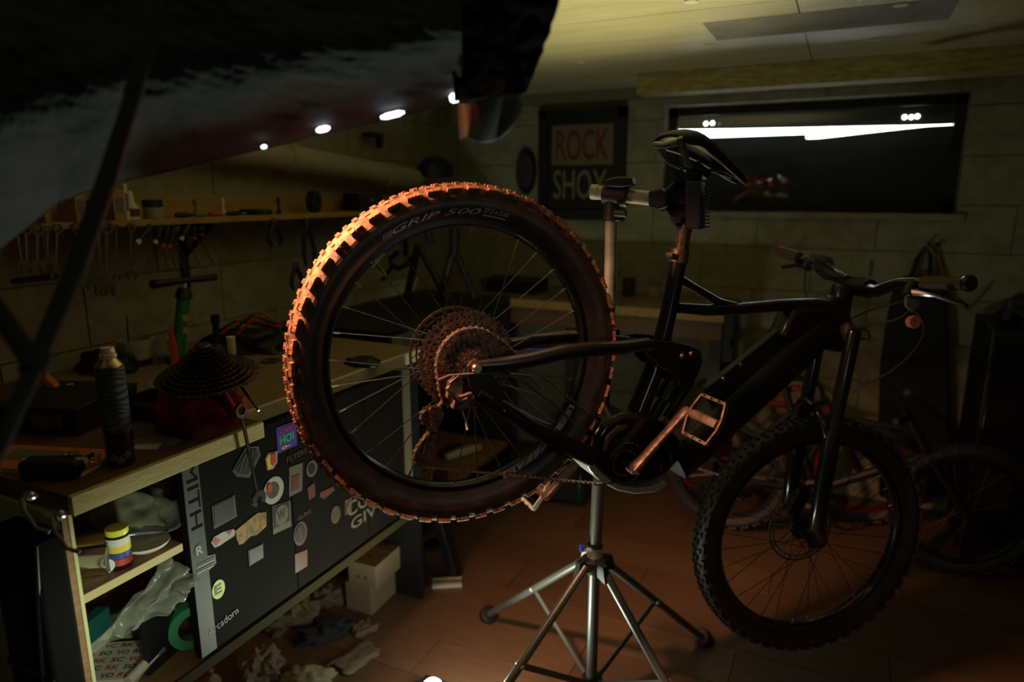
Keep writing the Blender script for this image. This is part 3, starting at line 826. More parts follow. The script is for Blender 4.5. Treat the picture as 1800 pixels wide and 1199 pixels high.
def pedal(c, s, m):
    """platform pedal; c = spindle root, s = -1 outward on the drive side"""
    y = V((0, s, 0)); n = pd.cross(V((0, 1, 0))).normalized()
    g = G()
    R_ = Matrix((pd, V((0, 1, 0)), n)).transposed()
    hw, L_ = 0.047, 0.098
    o = c + y * 0.012
    def bar(a, b, wd=0.006, th=0.011): g.beam(o + pd * a[0] + y * a[1], o + pd * b[0] + y * b[1], wd, th, up=n)
    bar((-hw, 0.008), (-hw, 0.090), .0075); bar((hw, 0.008), (hw, 0.090), .0075)
    bar((-hw, 0.009), (-hw * .25, -0.001)); bar((hw, 0.009), (hw * .25, -0.001)); bar((-hw * .27, -0.001), (hw * .27, -0.001), .007)
    bar((-hw, 0.089), (-hw * .25, 0.099)); bar((hw, 0.089), (hw * .25, 0.099)); bar((-hw * .27, 0.099), (hw * .27, 0.099), .007)
    p = g.build('pedal', m, bike, bevel=0.0012)
    G().tube([c, c + y * 0.03, c + y * 0.105], [0.0055, 0.011, 0.0095], 12, sq=.5).build('pedal_spindle', M_alu, p)
    for a in (-hw, hw):
        for b in (0.026, 0.05, 0.074):
            for q in (-1, 1):
                G().cyl(o + pd * a + y * b + n * (q * .004), o + pd * a + y * b + n * (q * 0.0105), 0.0022, n=8).build('pedal_pin', M_chrome, p)
    return p


pedal(V((tipn.x, -0.104, tipn.z)), -1, M_alu)
pedal(V((ring_c.x - L.x, 0.104, ring_c.z - L.z)), 1, M_silver)

# fork
FW = V((0.727054, -0.009407, 0.055296))
ft = 0.075
fcr = base + uu * 0.565


def fk(t, y, o=0.0): return base + uu * t + Sy * y + Sv * o


g = G()
g.tube([fk(.56, -.066), fk(.582, -.055), fk(.597, -.03), fk(.603, 0), fk(.597, .03), fk(.582, .055), fk(.56, .066)], [0.017, 0.021, 0.021, 0.024, 0.021, 0.021, 0.017], 14)
g.tube([fk(.59, 0), fk(.65, 0)], [0.02, 0.018], 16)
g.build('fork_crown', mat('fork_crown_metal', (0.10, 0.10, 0.10), 0.3, 0.6), bike)
for s in (-1, 1):
    lg = G().tube([fk(.595, s * .066), fk(.585, s * .066), fk(.30, s * .066)], [0.0165, 0.0185, 0.0175], 20).build('fork_stanchion', M_blackg, bike)
    G().tube([fk(.3, s * .066), fk(.325, s * .066)], [0.023, 0.021], 20).build('fork_seal', mat('seal_grey', (0.35, 0.35, 0.33), 0.3, .6), lg)
    G().tube([fk(.325, s * .066), fk(.30, s * .066), fk(.16, s * .066, .004), fk(.05, s * .064, .012), fk(0.015, s * .060, .040)], [0.0225, 0.0235, 0.022, 0.021, 0.015], 20).build('fork_lower', M_blackg, bike)
g = G(); g.tube([fk(.30, -.066, -.01), fk(.345, -.06, -.03), fk(.375, -.03, -.042), fk(.382, 0, -.045), fk(.375, .03, -.042), fk(.345, .06, -.03), fk(.30, .066, -.01)], 0.011, 12)
g.build('fork_arch', M_blackg, bike)
M_fw = Matrix.Translation(FW) @ S.to_4x4()
f_rim = 0.268
ftire = G().lathe(tyre_profile(0.346, 0.062, f_rim + 0.012), (0, 0, 0), (0, 1, 0), 112, cap=False).build('front_tire', M_treadblk, bike, mw=M_fw, smooth=60)
tag(knobs(0.346, 0.062, 96).build('tread', M_treadblk, ftire, smooth=0), kind='stuff')
fr_ = G().lathe(rim_profile(f_rim), (0, 0, 0), (0, 1, 0), 112, closed=True).build('front_rim', M_rim, bike, mw=M_fw, smooth=40)
spoke_set(fr_, Matrix.Identity(4), f_rim, 32, 0.026, 0.028, -0.028, mat('spoke_black', (0.03, 0.03, 0.03), 0.35, 0.6), M_brass, s_off=.05)
G().lathe([(0.006, -0.062), (0.012, -0.058), (0.014, -0.04), (0.027, -0.03), (0.016, -0.024), (0.016, 0.024), (0.027, 0.03), (0.014, 0.04), (0.01, 0.06)], (0, 0, 0), (0, 1, 0), 24).build('front_hub', M_black, bike, mw=M_fw)
rotor(0.1, 0.042).build('brake_rotor', M_grey, bike, mw=M_fw)
G().box(FW + Sy * .05 + V((-.06, 0, .06)), (0.05, 0.03, 0.08)).build('brake_caliper', M_black, bike, bevel=.006)

# handlebar, stem, grips, levers
def bd(px, py, d): return RBt @ (P(px, py, d=d) - TB)


ctr = bd(1517, 505, 1.80); rg0 = bd(1703, 498, 1.45); lg0 = bd(1370, 441, 2.16)
stem_a = bd(1484, 500, 1.83)
g = G().tube([stem_a, stem_a.lerp(ctr, .4), ctr], [0.024, 0.021, 0.024], 16, sq=.4)
g.tube([stem_a - ua * .022, stem_a + ua * .022], 0.021, 16)
bdir = (rg0 - lg0).normalized(); g.tube([ctr - bdir * .028, ctr + bdir * .028], 0.0245, 18)
stem = g.build('stem', M_black, bike, bevel=.001)
G().tube([stem_a - ua * .055, stem_a - ua * .022], [.02, .0185], 16).build('headset_spacer', M_blackg, stem)
b1 = bd(1542, 512, 1.72); b2 = bd(1580, 498, 1.62)
c1 = bd(1500, 500, 1.87); c2 = bd(1462, 478, 1.95)
bar = G().tube([lg0, bd(1412, 456, 2.05), c2, c1, ctr, b1, b2, bd(1625, 496, 1.56), rg0], [.011, .011, .012, .0155, .0165, .0155, .0125, .011, .011], 16).build('handlebar', M_blackg, bike)
rga = bd(1625, 497, 1.56); lga = bd(1405, 453, 2.06)
G().tube([rga, rga.lerp(rg0, .05), rga.lerp(rg0, .5), rg0], [.0175, .0165, .0155, .0162], 18).build('grip', M_tan, bar)
G().tube([rga.lerp(rg0, .93), rg0, rg0.lerp(rga, -.06)], [.0165, .019, .0165], 18).build('grip_end_cap', M_blackg, bar)
G().tube([lga, lg0], [.0165, .016], 16).build('grip', M_tan, bar)
for a, b, k in ((bd(1606, 500, 1.58), bd(1700, 538, 1.47), 1), (bd(1425, 458, 2.02), bd(1375, 470, 2.10), 0)):
    m_ = a.lerp(b, .45) + V((0, 0, -.004))
    lv = G().tube([a + V((0, 0, -.02)), a.lerp(b, .2) + V((0, 0, -.012)), m_, b], [.013, .010, .0065, .0055], 10).build('brake_lever', M_blackg, bar)
    G().tube([a + V((0, 0, .004)), a + V((0, 0, -.03))], [.017, .014], 14).build('lever_clamp', M_black, lv)
G().prism([bd(1592, 520, 1.58), bd(1612, 512, 1.58), bd(1622, 535, 1.58), bd(1606, 552, 1.58), bd(1590, 540, 1.58)], RBt @ V((0, .04, 0))).build('shifter', M_grey, bar, bevel=.005)
lt = bd(1607, 566, 1.50); dl = RBt @ (WM @ V((0.05, .05, -1)))
g = G().lathe([(0, -.012), (.013, -.012), (.015, 0), (.0128, .004), (.004, .004), (.003, .001), (0, .001)], lt, dl, 24)
g.build('orange_barrel_end', M_orange, bar)
g = G(); g.prism([bd(1418, 446, 2.0), bd(1424, 442, 2.0), bd(1452, 448, 2.0), bd(1454, 462, 2.0), bd(1422, 458, 2.0)], RBt @ V((.02, .04, -.012)))
g.build('display', M_chrome if False else mat('display_casing', (0.25, 0.27, 0.28), 0.25, .3), bar, bevel=.004)
G().tube([bd(1430, 462, 1.98), bd(1455, 480, 1.96), bd(1475, 490, 1.9)], [.016, .02, .012], 12).build('display_mount', M_black, bar)
for pts in ([(1600, 525), (1570, 535), (1530, 545), (1497, 560)], [(1610, 535), (1580, 560), (1530, 572), (1497, 578), (1510, 595), (1528, 592), (1522, 580), (1495, 580)],
            [(1610, 545), (1625, 575), (1612, 610), (1570, 650), (1520, 676), (1500, 688)], [(1418, 462), (1415, 490), (1418, 520), (1455, 548)]):
    ds = [1.6, 1.62, 1.68, 1.74, 1.76, 1.76, 1.76, 1.76] if pts[0][0] > 1500 else [2.0, 1.98, 1.92, 1.85]
    if len(pts) == 6: ds = [1.6, 1.6, 1.62, 1.68, 1.74, 1.76]
    raw = [bd(a, b, d) for (a, b), d in zip(pts, ds)]
    sm = []
    for i in range(len(raw) - 1):
        p0, p1, p2, p3 = raw[max(i - 1, 0)], raw[i], raw[i + 1], raw[min(i + 2, len(raw) - 1)]
        for k in range(5):
            t = k / 5; sm.append(0.5 * ((2 * p1) + (p2 - p0) * t + (2 * p0 - 5 * p1 + 4 * p2 - p3) * t * t + (3 * p1 - p0 - 3 * p2 + p3) * t ** 3))
    sm.append(raw[-1])
    G().tube(sm, .0024, 8).build('brake_hose', M_black, bike)

# ------------------------------------------------------------------ repair stand
YS = 1.60
stand = thing('repair_stand', 'grey four-legged bike repair stand holding the black bike by its seatpost', 'repair stand', (P(1042, 1150, y=YS).x, YS, 0))
Sb = V((P(1042, 1150, y=YS).x, YS, 0))


def sp_(px, py, y=YS): return P(px, py, y=y) - Sb


p_top, p_mid, p_hub, p_low = sp_(1076, 350), sp_(1052, 860), sp_(1045, 990), sp_(1040, 1190)
G().cyl(p_low + V((0, 0, -.12)), p_hub + V((0, 0, .02)), 0.0150, n=20).build('lower_tube', M_stand, stand)
G().cyl(p_hub, sp_(1052, 850), 0.0165, n=20).build('main_tube', M_stand, stand)
G().cyl(sp_(1052, 852), sp_(1072, 520), 0.0150, n=20).build('inner_tube', M_standb, stand)
G().cyl(sp_(1072, 540), sp_(1075, 384), 0.0150, n=20).build('upper_tube', M_standt, stand)
g = G(); g.cyl(sp_(1075, 388), sp_(1077, 345), 0.0205).cyl(sp_(1062, 340), sp_(1104, 345), 0.0255)
hd = g.build('head_sleeve', M_standb, stand, bevel=.002)
G().prism([sp_(1068, 328), sp_(1070, 316), sp_(1090, 311), sp_(1116, 312), sp_(1119, 326), sp_(1100, 330)], (0, -.03, 0)).build('quick_release_lever', M_standb, hd, bevel=.004)
G().cyl(sp_(1080, 374, YS - .02), sp_(1101, 375, YS - .02), .009, n=14).build('clamp_knob', M_standb, hd, bevel=.001)
arm = G().cyl(sp_(1040, 337), sp_(1155, 350), 0.0165, n=24)
arm.cyl(sp_(1040, 337), sp_(1052, 338), .0178, n=24)
arm.build('arm', M_standt, stand)
g = G().prism([sp_(*q) for q in ((1148, 336), (1168, 331), (1180, 340), (1180, 362), (1166, 368), (1148, 362))], (0, -.045, 0))
g.build('jaw_hub', M_jaw, stand, bevel=.004)
jw = G().prism([sp_(q[0], q[1], YS - .01) for q in ((1166, 336), (1180, 322), (1196, 315), (1216, 316), (1216, 400), (1196, 396), (1180, 384), (1166, 362))], (0, .035, 0))
jaw = jw.build('jaw', M_jaw, stand, bevel=.004)
for k in range(15):
    yy = 320 + k * 5.3
    x0 = 1190 - 16 * math.sin(PI * min(1, max(0, (yy - 316) / 80)))
    G().beam(sp_(x0, yy, YS - .012), sp_(1214, yy + 1.5, YS - .012), .0024, .02, up=(0, 0, 1)).build('jaw_rib', M_jaw, jaw, smooth=0)
j2 = G().prism([sp_(q[0], q[1], YS + .012) for q in ((1214, 318), (1240, 320), (1240, 402), (1214, 400))], (0, -.06, 0)).build('jaw', mat('jaw_grey', (0.05, 0.05, 0.06), .5), stand, bevel=.004)
for k in range(12):
    G().box(sp_(1242, 332 + k * 6, YS - .02), (.010, .03, .0038)).build('jaw_tooth', M_jaw, j2, smooth=0)
# tripod hub, four legs, braces
hub_ = G().lathe([(.018, -.02), (.034, -.018), (.034, .015), (.021, .02), (.021, .055), (.017, .058)], p_hub, (0, 0, 1), 24).build('tripod_hub', M_standb, stand, bevel=.001)
G().lathe([(.0172, .022), (.0215, .022), (.0215, .05), (.0172, .052)], p_hub, (0, 0, 1), 24).build('hub_collar', M_silver, hub_)
G().lathe([(.004, 0), (.011, .003), (.011, .012), (.004, .015)], p_hub + V((-.024, -.012, .045)), (-1, -.5, 0), 14).build('blue_knob', mat('blue_knob', (.02, .06, .45), .4), hub_)
FL, FR = P(858, 1090, z=0) - Sb, P(1236, 1132, z=0) - Sb
cx = p_low.xy.to_3d()
feet = [FL, FR, V((2 * cx.x - FL.x, 2 * cx.y - FL.y, 0)), V((2 * cx.x - FR.x, 2 * cx.y - FR.y, 0))]
low_c = sp_(1041, 1196)
G().lathe([(.016, -.02), (.028, -.02), (.028, .012), (.016, .012)], low_c, (0, 0, 1), 20).build('brace_collar', M_standb, stand)
for i, f in enumerate(feet):
    dirv = (f - cx).normalized()
    a = p_hub + dirv * .03 + V((0, 0, .0)); b = f + V((0, 0, .02))
    lg = G().tube([a, b], .0115, 14).build('leg', M_stand, stand)
    G().prism([a + V((0, 0, .022)) - dirv * .012, a + dirv * .02 + V((0, 0, .014)), a + dirv * .03 + V((0, 0, -.03)), a + V((0, 0, -.022))], dirv.cross(V((0, 0, 1))) * .018).build('leg_bracket', M_silver if i == 0 else M_standb, lg, bevel=.001)
    G().lathe([(.012, .028), (.024, .022), (.029, .008), (.029, -.012), (.024, -.018), (0, -.018)][::-1], b, (f - a), 20).build('rubber_foot', M_standb, lg)
    m_ = a.lerp(b, .48)
    G().beam(m_, low_c + dirv * .02, .004, .016, up=dirv).build('brace', M_stand, lg, smooth=0)
    G().cyl(m_ - dirv.cross(V((0, 0, 1))) * .013, m_ + dirv.cross(V((0, 0, 1))) * .013, .006, n=12).build('brace_bolt', M_silver, lg)

# ------------------------------------------------------------------ work lamp on the floor
lp = V((-0.82, 1.44, 0))
lp = P(760, 1200, z=0.05)
lamp = thing('work_lamp', 'small white LED work lamp glowing on the floor at the lower edge of the photo', 'lamp', (lp.x, lp.y, 0))
G().box((0, 0, .022), (.09, .07, .036)).build('housing', M_black, lamp, bevel=.005)
G().lathe([(0, 0), (.024, 0), (.026, .006), (.018, .014), (0, .017)], (0, 0, .04), (0, 0, 1), 24).build('light_face', M_lamp, lamp)

# ------------------------------------------------------------------ cloth canopy and light stand (foreground, upper left)
hem = [(-60, 470), (0, 438), (45, 402), (103, 356), (150, 338), (215, 319), (290, 302), (367, 283), (435, 268), (500, 253), (550, 239), (600, 229), (650, 217), (700, 206), (750, 194), (803, 181), (812, 178)]


def poly_at(pl, x):
    for (a, b), (c, d) in zip(pl, pl[1:]):
        if a <= x <= c: return b + (d - b) * (x - a) / (c - a)
    return pl[-1][1]


def canopy_pt(u, v):
    px = -60 + u * 872
    hy = poly_at(hem, px)
    py = hy + (-90 - hy) * v
    px2 = px - v * 30 * (1 - u)
    d = 1.02 - 0.26 * math.sin(min(1, v / .55) * PI / 2) + 0.30 * max(0, v - .42) ** 1.4 + (u - .5) * .05
    n = noise.noise(V((u * 7, v * 5, 1.7))) * .016 + noise.noise(V((u * 22 + v * 9, v * 12, 5.1))) * .006 + noise.noise(V((u * 34 + v * 26, v * 16, 8.1))) * .006 + noise.noise(V((u * 60, v * 60, 3.1))) * .0022
    n += 0.008 * math.sin(v * 9 + u * 5) * (1 - v)
    d += n * min(1, v * 6 + .15)
    return P(px2, py, d=d)


can = thing('cloth_canopy', 'dark grey wrinkled cloth stretched overhead at upper left, bright spots along its hem', 'cloth', P(400, 100, d=.9))
cb = can.location.copy()


def shift(g, o):
    g.v = [tuple(V(p) - o) for p in g.v]; return g


shift(G().grid(canopy_pt, 180, 90), cb).build('cloth_panel', M_cloth, can, smooth=180, thick=.002)
hp = [canopy_pt(i / 60, 0.004) for i in range(61)]
shift(G().tube(hp, .0022, 6), cb).build('hem', M_cloth, can)
# the loose corner that hangs down at the right end
cl = [(803, 181), (800, 120), (770, 40), (760, -60)]
outline = [((800, 178), (925, 162)), ((797, 130), (940, 125)), ((785, 70), (962, 68)), ((775, 10), (983, 2)), ((765, -60), (1000, -60))]


def flap(u, v):
    k = v * (len(outline) - 1); i = min(int(k), len(outline) - 2); t = k - i
    l = V(outline[i][0]).lerp(V(outline[i + 1][0]), t); r = V(outline[i][1]).lerp(V(outline[i + 1][1]), t)
    q = l.lerp(r, u); d = .93 - .15 * v + .05 * math.sin(u * PI * 1.5 + v) + .018 * noise.noise(V((u * 6, v * 9, 3)))
    q.x += 5 * noise.noise(V((v * 14, u * 2, 9))) * (u > .9)
    return P(q.x, q.y, d=d)


shift(G().grid(flap, 30, 40), cb).build('hanging_flap', mat('black_lining', (0.006, 0.0065, 0.007), .9, bump=.4, spec=.1), can, smooth=180, thick=.002)
low = [((806, 244), (818, 249)), ((812, 200), (885, 250)), ((830, 190), (916, 213)), ((800, 176), (926, 160))]


def flap2(u, v):
    k = v * (len(low) - 1); i = min(int(k), len(low) - 2); t = k - i
    l = V(low[i][0]).lerp(V(low[i + 1][0]), t); r = V(low[i][1]).lerp(V(low[i + 1][1]), t)
    q = l.lerp(r, u); return P(q.x, q.y, d=.93 + .03 * math.sin(u * 7 + v * 2) * v + .012 * noise.noise(V((u * 7, v * 7, 3))))


L2 = [(804, 184), (836, 184), (846, 205), (840, 222), (862, 226), (884, 222), (918, 212), (886, 250), (868, 238), (840, 240), (806, 247), (810, 215)]
vs = [P(a, b, d=.90 + .02 * math.sin(a * .09) + (.012 if i % 2 else 0)) for i, (a, b) in enumerate(L2)]
shift(G().grid(lambda u, v: P(804 + u * 42 + 4 * v, 182 + v * 64 - u * 22 * v * v, d=.915 + .012 * math.sin(u * 6)), 10, 12), cb).build('copper_lining_flap', M_clothin, can, smooth=180)
shift(G().grid(lambda u, v: P(836 + u * 82 - v * 14 * (1 - u) , 176 + u * (-14) + v * (66 + 20 * math.sin(u * 3.1) - 30 * u * u), d=.905 + .02 * math.sin(u * 9 + v * 3)), 18, 14), cb).build('lit_cloth_fold', mat('lit_cloth_fold', (0.26, 0.30, 0.30), .8, bump=.4, bscale=30), can, smooth=180, thick=.002)  # paler than the canopy cloth, lamp light put into its colour
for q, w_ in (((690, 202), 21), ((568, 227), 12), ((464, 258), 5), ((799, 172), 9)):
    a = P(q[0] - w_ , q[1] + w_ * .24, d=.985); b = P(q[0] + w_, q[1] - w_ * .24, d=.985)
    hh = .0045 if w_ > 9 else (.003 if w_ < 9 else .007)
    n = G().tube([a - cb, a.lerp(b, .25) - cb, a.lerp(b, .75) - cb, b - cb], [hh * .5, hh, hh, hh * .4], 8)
    n.build('bright_hem_spot', M_glint, can)  # glowing strips in place of bright reflections off the hem
lsx = P(20, 760, d=.66)
lstand = thing('light_stand', 'thin black light stand leaning diagonally across the upper left foreground', 'light stand', lsx)
G().tube([P(*q, d=d) - lsx for q, d in (((300, -60), .74), ((236, 160), .72), ((190, 310), .70), ((130, 480), .68), ((62, 640), .64), ((12, 760), .60), ((-60, 930), .55))], [.0065, .008, .0095, .0095, .0085, .006, .0055], 14).build('pole', M_standb, lstand)
G().tube([P(*q, d=d) - lsx for q, d in (((-30, 510), .70), ((62, 640), .65))], .010, 12).build('strut', M_standb, lstand)
G().tube([P(70, 622, d=.645) - lsx, P(56, 655, d=.635) - lsx], .012, 14).build('collar', M_standb, lstand)
G().tube([P(239, 150, d=.72) - lsx, P(232, 172, d=.72) - lsx], .0095, 14).build('collar', M_standb, lstand)

# ------------------------------------------------------------------ workbench, cabinet
XF, XF2, ZT = -1.13, -1.216, 0.92
Y0, Y1, Y2 = 0.640, 1.07, 1.86


def slab(name, label, xf, ya, yb, mt, me):
    t = thing(name, label, 'worktop', (xf, ya, ZT))
    G().box2((XL - xf + .003, 0, -.035), (-.012, yb - ya, 0)).build('top_board', mt, t, smooth=0)
    G().box2((-.012, -.0, -.0355), (0, yb - ya, .0)).build('edge_strip', me, t, smooth=0, bevel=.0008)
    return t


slab('worktop', 'near wooden worktop with a yellow pine front edge, spray can standing on it', XF, Y0, Y1 - .001, M_top, M_ply)
slab('worktop', 'far wooden worktop with a pale straight edge, seen behind the muddy rear wheel', XF2, Y1 + .001, Y2, M_top2, M_ply2)
cab = thing('bench_cabinet', 'bench cabinet with one open shelf bay and a black sticker-covered front', 'cabinet', (-1.18, .66, .40))
cbo = V((-1.18, .66, .40))


def cbx(a, b): return G().box2(V(a) - cbo, V(b) - cbo)


ZB = .405
XD = -1.19
cbx((XL + .01, .629, 0.0), (-1.15, .6385, ZT - .036)).build('end_panel', M_lam, cab, smooth=0)
cbx((-1.151, .628, 0.0), (-1.146, .639, ZT - .036)).build('end_panel_edge', M_oak, cab, smooth=0)
cbx((-1.15, .639, 0.0), (-1.145, .645, ZT - .036)).build('edge_trim', mat('pale_trim', (.62, .62, .32), .4), cab, smooth=0)
zs = P(146, 1046, x=-1.168).z
dyS = P(320, 955, x=-1.168).y
cbx((XL + .02, .646, zs - .017), (-1.168, dyS, zs)).build('shelf', M_oak, cab, smooth=0, bevel=.0008)
cbx((-1.1685, .646, zs - .0172), (-1.167, dyS, zs - .0005)).build('shelf_edge', mat('shelf_edge_wood', (.55, .42, .2), .4), cab, smooth=0)
cbx((XL + .02, .646, ZB - .02), (XD, Y2 - .02, ZB)).build('bottom_board', M_oak, cab, smooth=0)
cbx((XD, .646, ZB - .022), (XD + .006, Y2 - .02, ZB + .004)).build('bottom_rail', mat('rail_wood', (.035, .027, .012), .8, spec=.05), cab, smooth=0, bevel=.001)
dy0 = P(322, 860, x=XD).y
door = cbx((XD - .018, dy0, ZB + .01), (XD, 1.69, ZT - .036)).build('front_board', M_door, cab, smooth=0, bevel=.001)
cbx((XD, dy0 + .0, ZB + .012), (XD + .002, dy0 + .04, ZT - .04)).build('grey_strip', M_strip, door, smooth=0)
for k in range(2):
    yy = dy0 + .30 * (k + 1)
    cbx((XD, yy, ZB + .012), (XD + .0015, yy + .003, ZT - .04)).build('joint_strip', mat('joint_dark', (.006, .006, .006), .9, spec=.05), door, smooth=0)
cbx((XD - .05, 1.69, ZB - .02), (XD + .008, 1.72, ZT - .036)).build('post', mat('post_wood', (.15, .12, .075), .6, spec=.2), cab, smooth=0)
cbx((XL + .02, 1.83, 0), (-1.24, 1.85, ZT - .036)).build('end_panel', M_black, cab, smooth=0)
cbx((XL + .01, .68, .0), (XL + .02, 1.85, ZT - .036)).build('back_panel', M_oak, cab, smooth=0)
DX = Matrix(((0, 0, 1, 0), (1, 0, 0, 0), (0, 1, 0, 0), (0, 0, 0, 1)))   # x->Y, y->Z, normal->+X


def sticker_poly(pts, m, name='sticker', lift=0.0012, label=None):
    pp = [P(a, b, x=XD + lift) - cbo for a, b in pts]
    o = G().prism(pp, (0.0006, 0, 0)).build(name, m, door, smooth=0)
    if label: o['label'] = label
    return o


def sticker_round(c, ry, rz, m, lift=.0012, n=24, name='sticker', label=None):
    q = P(*c, x=XD + lift) - cbo
    o = G().prism([q + V((0, ry * math.cos(2 * PI * k / n), rz * math.sin(2 * PI * k / n))) for k in range(n)], (.0006, 0, 0)).build(name, m, door, smooth=0)
    if label: o['label'] = label
    return o


def sticker_text(s, c, w, h, m, lift=.0026, rot=0, **k):
    q = P(*c, x=XD + lift) - cbo
    return text(s, 'sticker_lettering', m, door, Matrix.Translation(q) @ DX @ Matrix.Rotation(rot, 4, 'Z'), w=w, h=h, **k)


SW = mat('sticker_white', (.42, .40, .36), .5); SK = mat('sticker_black', (.012, .012, .012), .5); SR = mat('sticker_red', (.55, .05, .05), .5)
SY = mat('sticker_yellow', (.75, .6, .08), .5); SG = mat('sticker_grey', (.075, .078, .075), .5); SO = mat('sticker_orange', (.5, .26, .02), .5, col2=(.12, .06, .01), scale=60)
SBe = mat('sticker_beige', (.14, .105, .08), .5); SP = mat('sticker_purple', (.09, .04, .35), .5); SGr = mat('sticker_green', (.03, .5, .14), .5); SLime = mat('sticker_lime', (.55, .68, .05), .5)
SRd = mat('sticker_dull_red', (.13, .035, .025), .5); SDb = mat('sticker_dark_brown', (.12, .07, .045), .5, col2=(.05, .03, .02), scale=50)
sticker_text('MITH', (341, 872), .150, .028, mat('case_black', (.004, .004, .004), .8, spec=.1), rot=-PI / 2)
sticker_poly([(408, 828), (432, 786), (454, 784), (458, 800), (438, 840), (416, 838)], SG, label='grey outlined sticker')
sticker_poly([(413, 826), (434, 791), (450, 789), (453, 800), (436, 834), (418, 833)], SK, lift=.0022, name='sticker_centre')
for k in range(3): sticker_poly([(420 + k * 9, 830 - k * 3), (430 + k * 7, 798 - k * 4), (432 + k * 7, 798 - k * 4), (422 + k * 9, 830 - k * 3)], SG, lift=.003, name='sticker_line')
sticker_poly([(466, 806), (471, 797), (487, 793), (487, 812), (480, 824), (470, 827)], SW, label='shield sticker in yellow and red')
sticker_poly([(468, 807), (472, 800), (484, 796), (484, 811), (479, 820), (471, 823)], SY, lift=.0022, name='sticker_centre')
sticker_poly([(476, 799), (485, 796), (485, 812), (479, 820), (476, 815)], SR, lift=.003, name='sticker_centre')
sticker_poly([(485, 752), (520, 740), (522, 782), (488, 798)], SP, label='purple sticker with green lettering')
sticker_text('OFF', (503, 755), .038, .014, SR, bold=.05); sticker_text('HOI', (504, 770), .047, .022, SGr, bold=.07); sticker_text('o-', (503, 785), .03, .008, SY, bold=.08)
sticker_round((481, 862), .033, .034, SW, label='round white sticker'); sticker_round((480, 862), .020, .020, SDb, lift=.0022); sticker_round((474, 858), .008, .012, SR, lift=.003)
sticker_poly([(508, 822), (532, 813), (531, 862), (508, 874)], SBe, label='beige rectangular sticker'); sticker_poly([(513, 838), (526, 833), (525, 858), (513, 864)], SRd, lift=.0022, name='sticker_centre')
sticker_poly([(540, 858), (553, 848), (554, 872), (543, 880)], SRd); sticker_poly([(562, 866), (586, 855), (588, 862), (570, 877), (562, 874)], SRd)
sticker_round((548, 824), .020, .022, SBe); sticker_round((548, 824), .013, .015, SK, lift=.0022)
sticker_poly([(372, 890), (412, 870), (416, 908), (376, 930)], SG); sticker_poly([(375, 891), (410, 873), (413, 907), (378, 926)], SK, lift=.0022, name='sticker_centre')
sticker_poly([(415, 932), (432, 918), (452, 902), (468, 900), (468, 925), (452, 940), (440, 943), (428, 955), (420, 958), (415, 945)], SO, label='orange splatter sticker')
sticker_poly([(478, 890), (510, 880), (512, 925), (480, 940)], SBe, label='beige sticker with a lettered disc'); sticker_poly([(480, 892), (508, 883), (510, 915), (482, 930)], SK, lift=.0022, name='sticker_centre')
sticker_round((495, 905), .022, .026, SBe, lift=.003); sticker_text('W', (495, 905), .026, .026, SK, lift=.0042, bold=.04)
sticker_poly([(371, 954), (376, 944), (392, 935), (410, 930), (414, 934), (412, 942), (398, 951), (385, 960), (377, 963)], SW, label='white and red sticker')
sticker_poly([(374, 953), (380, 945), (388, 949), (380, 960)], SR, lift=.0022, name='sticker_centre'); sticker_poly([(398, 936), (408, 933), (403, 941)], SR, lift=.0022, name='sticker_centre')
sticker_poly([(335, 954), (350, 938), (359, 939), (343, 958)], SW); sticker_round((351, 967), .0165, .0185, SW, label='round white sticker with the letter R')
sticker_round((351, 967), .0145, .0165, SK, lift=.0022); sticker_text('R', (351, 967), .017, .02, SW, lift=.0034, bold=.06)
sticker_poly([(343, 988), (360, 978), (378, 974), (380, 990), (366, 1004), (345, 1013)], SG, label='grey printed sticker')
for k in range(4): sticker_poly([(346, 993 + k * 5), (376, 978 + k * 5), (376, 980 + k * 5), (346, 995 + k * 5)], SW if k % 2 else SK, lift=.0022, name='sticker_line')
sticker_round((384, 1036), .0175, .0225, SLime, label='round lime sticker with a black E'); sticker_text('E', (384, 1036), .019, .022, SK, bold=.06)
sticker_poly([(436, 968), (462, 955), (463, 980), (438, 995)], SG); sticker_poly([(438, 969), (461, 957), (461, 979), (440, 992)], SDb, lift=.0022, name='sticker_centre')
sticker_round((528, 938), .024, .032, SRd); sticker_round((528, 938), .018, .025, SK, lift=.0022); sticker_text('I', (528, 938), .006, .03, SRd, lift=.003)
sticker_poly([(518, 975), (540, 966), (540, 995), (519, 1008)], SRd); sticker_text('CO', (630, 886), .10, .045, SBe, bold=.05); sticker_text('GIV', (640, 908), .12, .035, SBe, bold=.05)
sticker_text('Arcadorn', (393, 1092), .085, .018, SDb, rot=.1); sticker_text('FLYERS', (522, 800), .07, .014, SDb, bold=.02); sticker_text('GUNS', (535, 905), .05, .013, SDb)
sticker_round((590, 905), .02, .025, SDb); sticker_poly([(606, 880), (618, 874), (618, 900), (606, 906)], SDb)

